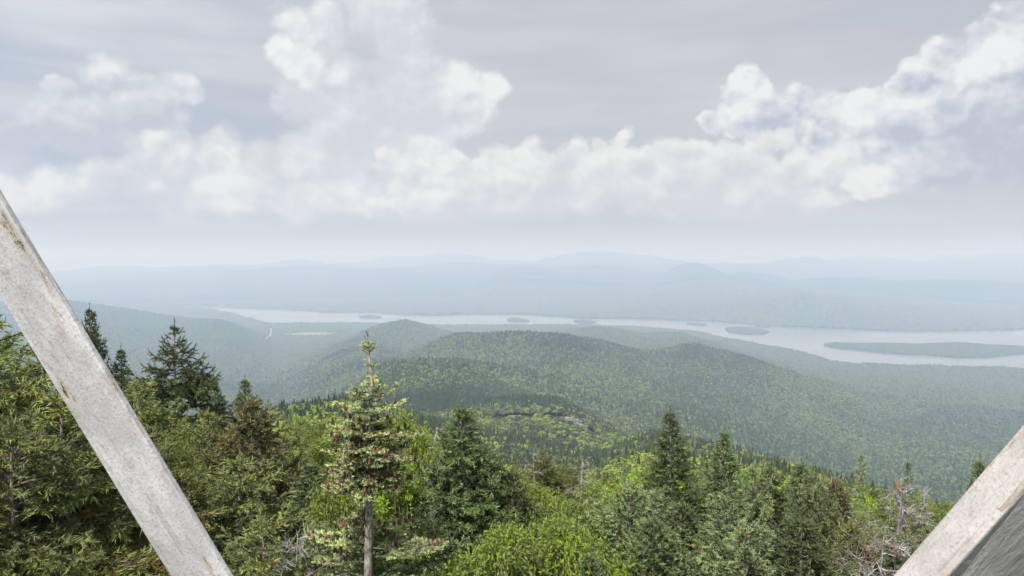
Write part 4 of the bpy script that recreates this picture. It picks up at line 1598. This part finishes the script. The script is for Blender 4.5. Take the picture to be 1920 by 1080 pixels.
snag(1093, 862, 14.5, 2.4, 3, 'grey dead snag with short spiky branches right of the middle', limbs=30, length=.62, fine=7, rad=.055)
snag(1686, 905, 11.0, 1.6, 5, 'gnarled dead tree with a broken forked top and a tangle of bleached twigs', limbs=20, length=.72, fine=12, rad=.09, gnarled=True)
snag(1732, 925, 11.3, 1.1, 8, 'thin dark dead stem beside the gnarled dead tree', limbs=10, length=.4, fine=10, rad=.025)
snag(822, 800, 15.0, 1.4, 9, 'bleached forked dead top left of the full dark spruce', limbs=9, length=.55, fine=5, rad=.07, gnarled=True)
snag(748, 765, 13.0, 1.0, 11, 'pale twiggy dead top just right of the pale fir', limbs=14, length=.45, fine=6, rad=.02)
snag(1000, 850, 17.0, 1.3, 13, 'bare grey branches over the rounded spruce', limbs=8, length=.6, fine=6, rad=.02)
snag(1560, 895, 11.5, 1.2, 17, 'bare twigs sticking out between the ragged clump and the gnarled tree', limbs=12, length=.7, fine=10, rad=.02)
snag(1655, 1005, 8.0, 1.0, 27, 'reddish grey dead shrub at the bottom below the gnarled tree', limbs=16, length=.7, fine=16, rad=.02)
snag(40, 860, 6.6, 1.2, 37, 'long pale dead twigs in the shade of the lower left spruces', limbs=7, length=.8, fine=4, rad=.012)
snag(560, 1000, 7.2, 1.0, 47, 'fine grey dead twigs among the low spruces left of the fir trunk', limbs=14, length=.6, fine=14, rad=.015)

# dead twig skirts that belong to the pointed dark spruce
for o_ in list(bpy.data.objects):
    if o_.get('label', '').startswith('dark pointed spruce'):
        ln = []
        for q, (dx_, dz_, n_) in enumerate(((-.35, 2.0, 9), (.10, 2.45, 9), (.45, 2.3, 7), (.75, 3.0, 8))):
            for P_, R_ in dead_sprays(n_, .55, 60 + q, fine=16):
                hh_ = 7.5 - dz_
                ln.append((P_ + np.array([dx_, -.9, hh_]), R_))
        V, F = tube_mesh(ln, 3)
        o_.rotation_euler = (0, 0, 0)
        dd = link('dead_twigs', mesh_np('dead_twigs', V, F, M_DEAD), o_)

# ---- the pale fir in the middle, built whorl by whorl
FD = 7.0
PPM = FPX / FD
ftop = at(687, 622, FD)
fgz = float(ground_z(ftop.x, ftop.y)) - .1
fir = bpy.data.objects.new('fir_tree', None)
COL.objects.link(fir)
fir.location = (ftop.x, ftop.y, fgz)
tag(fir, 'pale tipped fir with brown cones and a long bare leader, left of the middle', 'tree', 'spruces and firs close below the tower')
FH = ftop.z - fgz


def fz(row):
    return FH - (row - 622) / PPM


rng = np.random.default_rng(77)
zz = np.array([0, fz(1150), fz(1040), fz(960), fz(880), fz(800), fz(725)])
xx = np.array([-.02, -.01, 0.0, .01, .012, .015, .055])
TR = (np.stack([xx, xx * 0, zz], 1), np.array([.070, .050, .043, .038, .031, .022, .0135]))
V, F = tube_mesh([TR], 12)
V = V + rng.normal(size=V.shape) * .0012
link('trunk', mesh_np('trunk', V, F, M_BARK, smooth=True), fir)
LZ = np.array([fz(725), fz(700), fz(675), fz(650), fz(625)])
LX = np.array([.055, .045, .03, .018, .0])
V, F = tube_mesh([(np.stack([LX, LX * 0, LZ], 1), np.array([.014, .0125, .011, .009, .006]))], 8)
link('leader', mesh_np('leader', V, F, M_LEADER, smooth=True), fir)
segs, woods, cone_spots = [], [], []


def fir_x(z):
    return float(np.interp(z, list(zz) + list(LZ[1:]), list(xx) + list(LX[1:])))


def fir_whorl(row, rpx, n, lift, curl, lat=.085, tipg=1.0, conep=0.0, sc=1.0, a0=None, arc=None, step=.034):
    z = fz(row)
    base = np.array([fir_x(z), 0, z])
    a0 = rng.random() * 6.28 if a0 is None else a0
    for j in range(n):
        a = a0 + (2 * PI * j / n if arc is None else arc * (j / max(1, n - 1) - .5)) + rng.normal() * .14
        L = rpx / PPM * (.70 + .44 * rng.random())
        m = 7
        s = np.linspace(0, 1, m)
        el = lift + rng.normal() * .08 + curl * s ** 2
        hor = np.array([math.sin(a), math.cos(a), 0])
        if row > 930 and hor[1] < -.30:
            continue
        st = (np.cos(el)[:, None] * hor + np.sin(el)[:, None] * np.array([0, 0, 1.0])) * (L / (m - 1))
        line = np.vstack([[0, 0, 0], np.cumsum(st[1:], axis=0)]) + base + np.array([0, 0, rng.normal() * .02])
        woods.append((line, np.linspace(.009, .004, m) * (1 if L > .15 else .6)))
        var = rng.random() * .8
        twig_segments(line[1:], segs, rng, step, .25, 1.0 * tipg, var, sc)
        for q in range(1, int(L / lat) + 1):
            s0 = q * lat / L
            b0 = np.array([np.interp(s0, s, line[:, i]) for i in range(3)])
            for sg in (-1, 1):
                if rng.random() < .1:
                    continue
                ll = (.34 * L * (1.15 - s0) + .045) * (.75 + .5 * rng.random())
                dv = rot_about(hor, np.array([0, 0, 1.0]), sg * (.85 + rng.normal() * .12))
                e2 = b0 + dv * ll + np.array([0, 0, ll * (.18 + lift * .5)])
                twig_segments([b0, e2], segs, rng, step, .05 + .3 * (s0 > .6), 1.05 * tipg, min(.8, max(0, var + rng.normal() * .1)), sc)
                woods.append((np.array([b0, e2]), np.array([.004, .002])))
                if ll > .11:
                    for sg2 in (-1, 1):
                        dv2 = rot_about(dv, np.array([0, 0, 1.0]), sg2 * .8)
                        b1 = b0 + (e2 - b0) * .55
                        twig_segments([b1, b1 + dv2 * ll * .42 + np.array([0, 0, ll * .12])], segs, rng, step, .3, 1.0 * tipg, var, sc)
                if rng.random() < conep:
                    t = rng.random()
                    cone_spots.append(b0 + (e2 - b0) * t)
        for _ in range(int(6 * conep)):
            t = .15 + .75 * rng.random()
            cone_spots.append(np.array([np.interp(t, s, line[:, i]) for i in range(3)]) + rng.normal(size=3) * .012)


# topmost candles
for row, r_, n_, li in ((630, 9, 4, 1.0), (644, 8, 4, .9), (656, 20, 5, .55), (664, 12, 4, .6), (682, 15, 5, .15)):
    fir_whorl(row, r_, n_, li, .1, lat=.06, sc=.62, step=.022)
twig_segments([[.018, 0, fz(655)], [.0, 0, fz(618)]], segs, rng, .02, .4, 1, .4, .62)
fir_whorl(715, 10, 2, .6, .1, sc=.6)
fir_whorl(738, 52, 6, .12, .75, conep=.05)
fir_whorl(752, 34, 5, .1, .5, conep=.1)
fir_whorl(776, 66, 6, .02, .55, conep=.15)
fir_whorl(794, 52, 5, .0, .5, conep=.3)
fir_whorl(815, 80, 7, -.05, .50, conep=.5)
fir_whorl(832, 96, 7, -.10, .42, conep=.7)
fir_whorl(848, 78, 6, -.15, .40, conep=.7)
fir_whorl(864, 84, 7, -.20, .38, conep=.9)
fir_whorl(882, 82, 7, -.22, .32, conep=1.0)
fir_whorl(900, 78, 6, -.30, .30, conep=1.0, tipg=.8)
fir_whorl(918, 64, 5, -.35, .28, conep=.6, tipg=.6)
fir_whorl(1004, 100, 6, -.10, .35, conep=.8)
fir_whorl(1030, 135, 7, -.15, .35, conep=.8)
fir_whorl(1062, 150, 7, -.15, .3, conep=.5)
fir_whorl(1100, 160, 8, -.2, .3)
for row in range(1150, 2000, 60):
    fir_whorl(row, 170, 6, -.25, .3, step=.07, lat=.16)
V, F = tube_mesh(woods, 3)
link('branches', mesh_np('branches', V, F, M_TWIG), fir)
link('crown', needles_mesh('crown', segs, M_FIRPALE, rng, per=17, nlen=.028, nwid=.0095, spread=1.0, up=.7), fir)


# cones stand upright on the branches
def cone_mesh():
    prof = [(0, .004), (.012, .013), (.035, .0165), (.058, .012), (.072, .003)]
    V, F = [], []
    s = 7
    for k, (z, r) in enumerate(prof):
        for i in range(s):
            a = 2 * PI * (i + .5 * k) / s
            rr = r * (1.12 if (i + k) % 2 else .92)
            V.append((math.sin(a) * rr, math.cos(a) * rr, z))
    for k in range(len(prof) - 1):
        for i in range(s):
            F.append((k * s + i, k * s + (i + 1) % s, (k + 1) * s + (i + 1) % s, (k + 1) * s + i))
    return mesh_np('cone', V, F, M_CONE)


cm = cone_mesh()
rng.shuffle(cone_spots)      # an even draw from all the whorls
for p in cone_spots[:290]:
    c = bpy.data.objects.new('cone', cm)
    c.location = p
    c.rotation_euler = (rng.normal() * .18, rng.normal() * .18, rng.random() * 6)
    c.scale = [.75 + .4 * rng.random()] * 3
    COL.objects.link(c)
    c.parent = fir
# the many more cones deeper in the boughs
VV, FF = [], []
cv = np.array([v.co[:] for v in cm.vertices]); cf = np.array([list(f.vertices) for f in cm.polygons])
for q, p in enumerate([c_ for c_ in cone_spots[290:620] if c_[2] < fz(790)]):
    k_ = .6 + .35 * rng.random()
    VV.append(cv * k_ + p + rng.normal(size=3) * (.0, .03)[q > 300] + np.array([0, 0, -.01]))
    FF.append(cf + q * len(cv))
tag(link('inner_cones', mesh_np('inner_cones', np.vstack(VV), np.vstack(FF), M_CONE), fir), kind='stuff')
print('fir segs', len(segs), 'cones', len(cone_spots))

# ------------------------------------------------------------------ trees on the first slopes, each a thing
mid = {}


def mid_conifer(seed, radius, mats, name='spruce_tree'):
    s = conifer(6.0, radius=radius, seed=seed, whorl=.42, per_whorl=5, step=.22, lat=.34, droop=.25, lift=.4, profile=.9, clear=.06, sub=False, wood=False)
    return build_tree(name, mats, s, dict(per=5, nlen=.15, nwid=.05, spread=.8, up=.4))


MIDC = [mid_conifer(201, 1.05, (M_BARK, M_SPRUCE)), mid_conifer(202, .9, (M_BARK, M_DARK)), mid_conifer(203, 1.2, (M_BARK, M_SPRUCE))]


def mid_leaf(seed, mat):
    lines, L = leafy(6.0, 1.9, seed, clumps=24, twigs=9, leaves=4, lsize=.2, droop=.35, crown_from=.34)
    e = bpy.data.objects.new('birch_tree', None)
    COL.objects.link(e)
    V, F = tube_mesh(lines, 3)
    link('trunk', mesh_np('trunk', V, F, M_BARK), e)
    link('crown', leaves_mesh('crown', L, mat, np.random.default_rng(seed), .30, .6), e)
    return e


MIDL = [mid_leaf(301, M_LEAF2), mid_leaf(302, M_LEAF), mid_leaf(303, M_LEAF2)]
SIDE = [(-.70, 'at the far left'), (-.42, 'left of the pale fir'), (-.20, 'behind the pale fir'), (-.03, 'right of the pale fir'), (.10, 'near the grey snag'),
        (.24, 'behind the pointed spruces'), (.38, 'behind the ragged spruce clump'), (.50, 'behind the gnarled dead tree'), (.61, 'beside the right hand beam')]


def whereabouts(x, y, hh):
    a = math.atan2(x, y)
    side = SIDE[0][1]
    for lim, nm in SIDE:
        if a >= lim:
            side = nm
    r = math.hypot(x, y)
    far = 'close under the tower' if r < 42 else 'a little down the slope' if r < 60 else 'well down the slope' if r < 85 else 'far down the slope'
    size = 'low' if hh < 3.6 else 'middling' if hh < 4.6 else 'tall'
    return size, side, far


used = set()
for i, (x, y, z, hh, rot) in enumerate(near_con):
    src = MIDC[i % 3]
    e = src if i < 3 else copy_tree(src)
    e.location = (x, y, z - .2)
    s = hh * 1.1 / 6.0
    e.scale = (s * (.9 + .3 * ((i * 7) % 5) / 5), s, s * (1.0 + .35 * ((i * 3) % 4) / 4))
    e.rotation_euler = (0, 0, rot)
    sz, sd, fr = whereabouts(x, y, hh)
    tag(e, '%s %s conifer %s, %s' % (sz, ('green', 'dark green', 'broad green')[i % 3], fr, sd), 'tree', 'conifers on the slope below the tower')
for i, (x, y, z, hh, rot) in enumerate(near_leaf):
    src = MIDL[i % 3]
    e = src if i < 3 else copy_tree(src)
    e.location = (x, y, z - .2)
    s = hh / 6.0
    e.scale = (s * 1.15, s * 1.15, s)
    e.rotation_euler = (0, 0, rot)
    sz, sd, fr = whereabouts(x, y, hh)
    tag(e, '%s %s broadleaf tree %s, %s' % (sz, ('green', 'bright green', 'dull green')[i % 3], fr, sd), 'tree', 'broadleaf trees on the slope below the tower')

# ------------------------------------------------------------------ tower braces: chipped white paint over steel
def paint(name, hw, dark=1.0):
    EDGE0, EDGE1 = hw * .62, hw * .86
    m, N, b, o = material(name, .6, .3)
    tcn = N.n('ShaderNodeTexCoord').outputs['Object']     # x across (-.5 .. .5 of width), z along, in metres
    x, y, z = N.sep(tcn)
    grain = N.noise(tcn, 220, 4, .65)
    lump_ = N.noise(N.v('MULTIPLY', tcn, (1, 1, .45)), 75, 5, .6)
    big = N.noise(N.v('MULTIPLY', tcn, (1, 1, .4)), 16, 4, .6)
    pits = N.vor(N.v('ADD', tcn, N.v('SCALE', N.noise(tcn, 60, 2, out='Color'), scale=.006)), 210, 1)
    base = N.mix(N.mr(big, .35, .68), (.385, .375, .37), (.56, .55, .545))
    base = N.mix(N.mr(lump_, .52, .70), base, (.36, .335, .33))
    base = N.mix(N.m('MULTIPLY', N.mr(grain, .50, .70), .75), base, (.27, .245, .235))
    # rust close to the edges where paint has chipped off
    edge = N.m('ABSOLUTE', x)
    rn_ = N.noise(N.v('MULTIPLY', tcn, (1, 1, .22)), 42, 5, .7)
    em = N.m('MULTIPLY', N.mr(edge, EDGE0, EDGE1), N.mr(rn_, .58, .66))
    em2 = N.m('MULTIPLY', N.mr(edge, EDGE0 * .7, EDGE1), N.mr(rn_, .50, .66))
    c = N.mix(N.m('MULTIPLY', em2, .7), base, (.36, .27, .13))
    c = N.mix(em, c, (.085, .050, .032))
    streak = N.noise(N.v('MULTIPLY', tcn, (1, 1, .06)), 110, 5, .6)
    c = N.mix(N.m('MULTIPLY', N.mr(streak, .52, .72), .55), c, (.24, .21, .19))
    spots = N.m('MULTIPLY', N.mr(pits, .10, .03), N.mr(N.noise(tcn, 24, 2), .52, .62))
    c = N.mix(N.m('MULTIPLY', spots, .75), c, (.10, .08, .07))
    N.put(b.inputs['Base Color'], N.mix(1.0, c, (dark, dark ** 1.4, dark ** 1.9), 'MULTIPLY'))
    bp = N.n('ShaderNodeBump')
    bp.inputs['Distance'].default_value = .0022
    bp.inputs['Strength'].default_value = 1.0
    hgt = N.m('ADD', N.m('MULTIPLY', lump_, 1.2), N.m('MULTIPLY', grain, .35))
    hgt = N.m('SUBTRACT', hgt, N.m('MULTIPLY', em, .8))
    N.put(bp.inputs['Height'], hgt)
    N.put(b.inputs['Normal'], bp.outputs[0])
    return m


def bar(name, a0, a1, b0, b1, thick, mat, parent, ext0, ext1, along=None, swing=0.0):
    """A steel flange whose two long edges pass through the lines a0-a1 and b0-b1 (world points)."""
    mid0, mid1 = (a0 + b0) / 2, (a1 + b1) / 2
    zax = (mid1 - mid0).normalized()
    xax = (b0 - a0)
    xax = (xax - zax * xax.dot(zax))
    w = xax.length
    xax.normalize()
    yax = zax.cross(xax)
    L = (mid1 - mid0).length
    n = 60
    V, F = [], []
    rr = .0022
    prof = []
    hw = w / 2
    for (cx_, cy_, s0) in ((hw - rr, thick - rr, 0), (-hw + rr, thick - rr, 1), (-hw + rr, rr, 2), (hw - rr, rr, 3)):
        for k in range(4):
            a = PI / 2 * (s0 + k / 3)
            prof.append((cx_ + rr * math.cos(a), cy_ + rr * math.sin(a)))
    m = len(prof)
    rng = np.random.default_rng(3)
    for i in range(n + 1):
        t = -ext0 + (L + ext0 + ext1) * i / n
        for k, (px_, py_) in enumerate(prof):
            V.append((px_ + rng.normal() * .00015, py_ + rng.normal() * .00015, t))
    for i in range(n):
        for k in range(m):
            F.append((i * m + k, i * m + (k + 1) % m, (i + 1) * m + (k + 1) % m, (i + 1) * m + k))
    me = mesh_np(name, V, F, mat, smooth=True)
    # caps
    o = link(name, me, parent)
    M = Matrix((xax, yax, zax)).transposed().to_4x4()
    M.translation = mid0
    o.matrix_basis = parent.matrix_world.inverted() @ M
    return o, w


M_PAINT = paint('chipped_white_paint', .029)
M_PAINT2 = paint('stained_white_paint', .027, .90)
M_PAINT3 = paint('grimy_grey_paint', .095, .98)
bpy.context.view_layer.update()

# left brace: both edges traced where they cross the view, about .8 m from the eye
lt = bpy.data.objects.new('tower_brace', None); COL.objects.link(lt)
lt.location = at(385, 1080, .84)
tag(lt, 'long weathered white tower beam with rust specks, slanting down across the left side', 'beam', 'painted steel beams of the lookout tower')
bpy.context.view_layer.update()
A0, A1 = at(440, 1080, .815), at(0, 352, .815)
B0, B1 = at(332, 1080, .835), at(0, 534, .835)
bar('flange', A0, A1, B0, B1, .009, M_PAINT, lt, 1.6, 1.3)

# right brace: a pale flange on top and a shaded one underneath
rt = bpy.data.objects.new('tower_brace', None); COL.objects.link(rt)
rt.location = at(1770, 1080, .80)
tag(rt, 'stained white tower beam rising to the right in the lower right corner', 'beam', 'painted steel beams of the lookout tower')
bpy.context.view_layer.update()
A0, A1 = at(1673, 1080, .86), at(1920, 794, .80)
B0, B1 = at(1776, 1080, .80), at(1920, 920, .757)
bar('flange', A0, A1, B0, B1, .007, M_PAINT2, rt, 1.4, 1.2)
A0, A1 = at(1777, 1080, .806), at(1920, 922, .763)
B0, B1 = at(1945, 1080, .835), at(2060, 950, .80)
bar('flange', A0, A1, B0, B1, .007, M_PAINT3, rt, 1.4, 1.2)
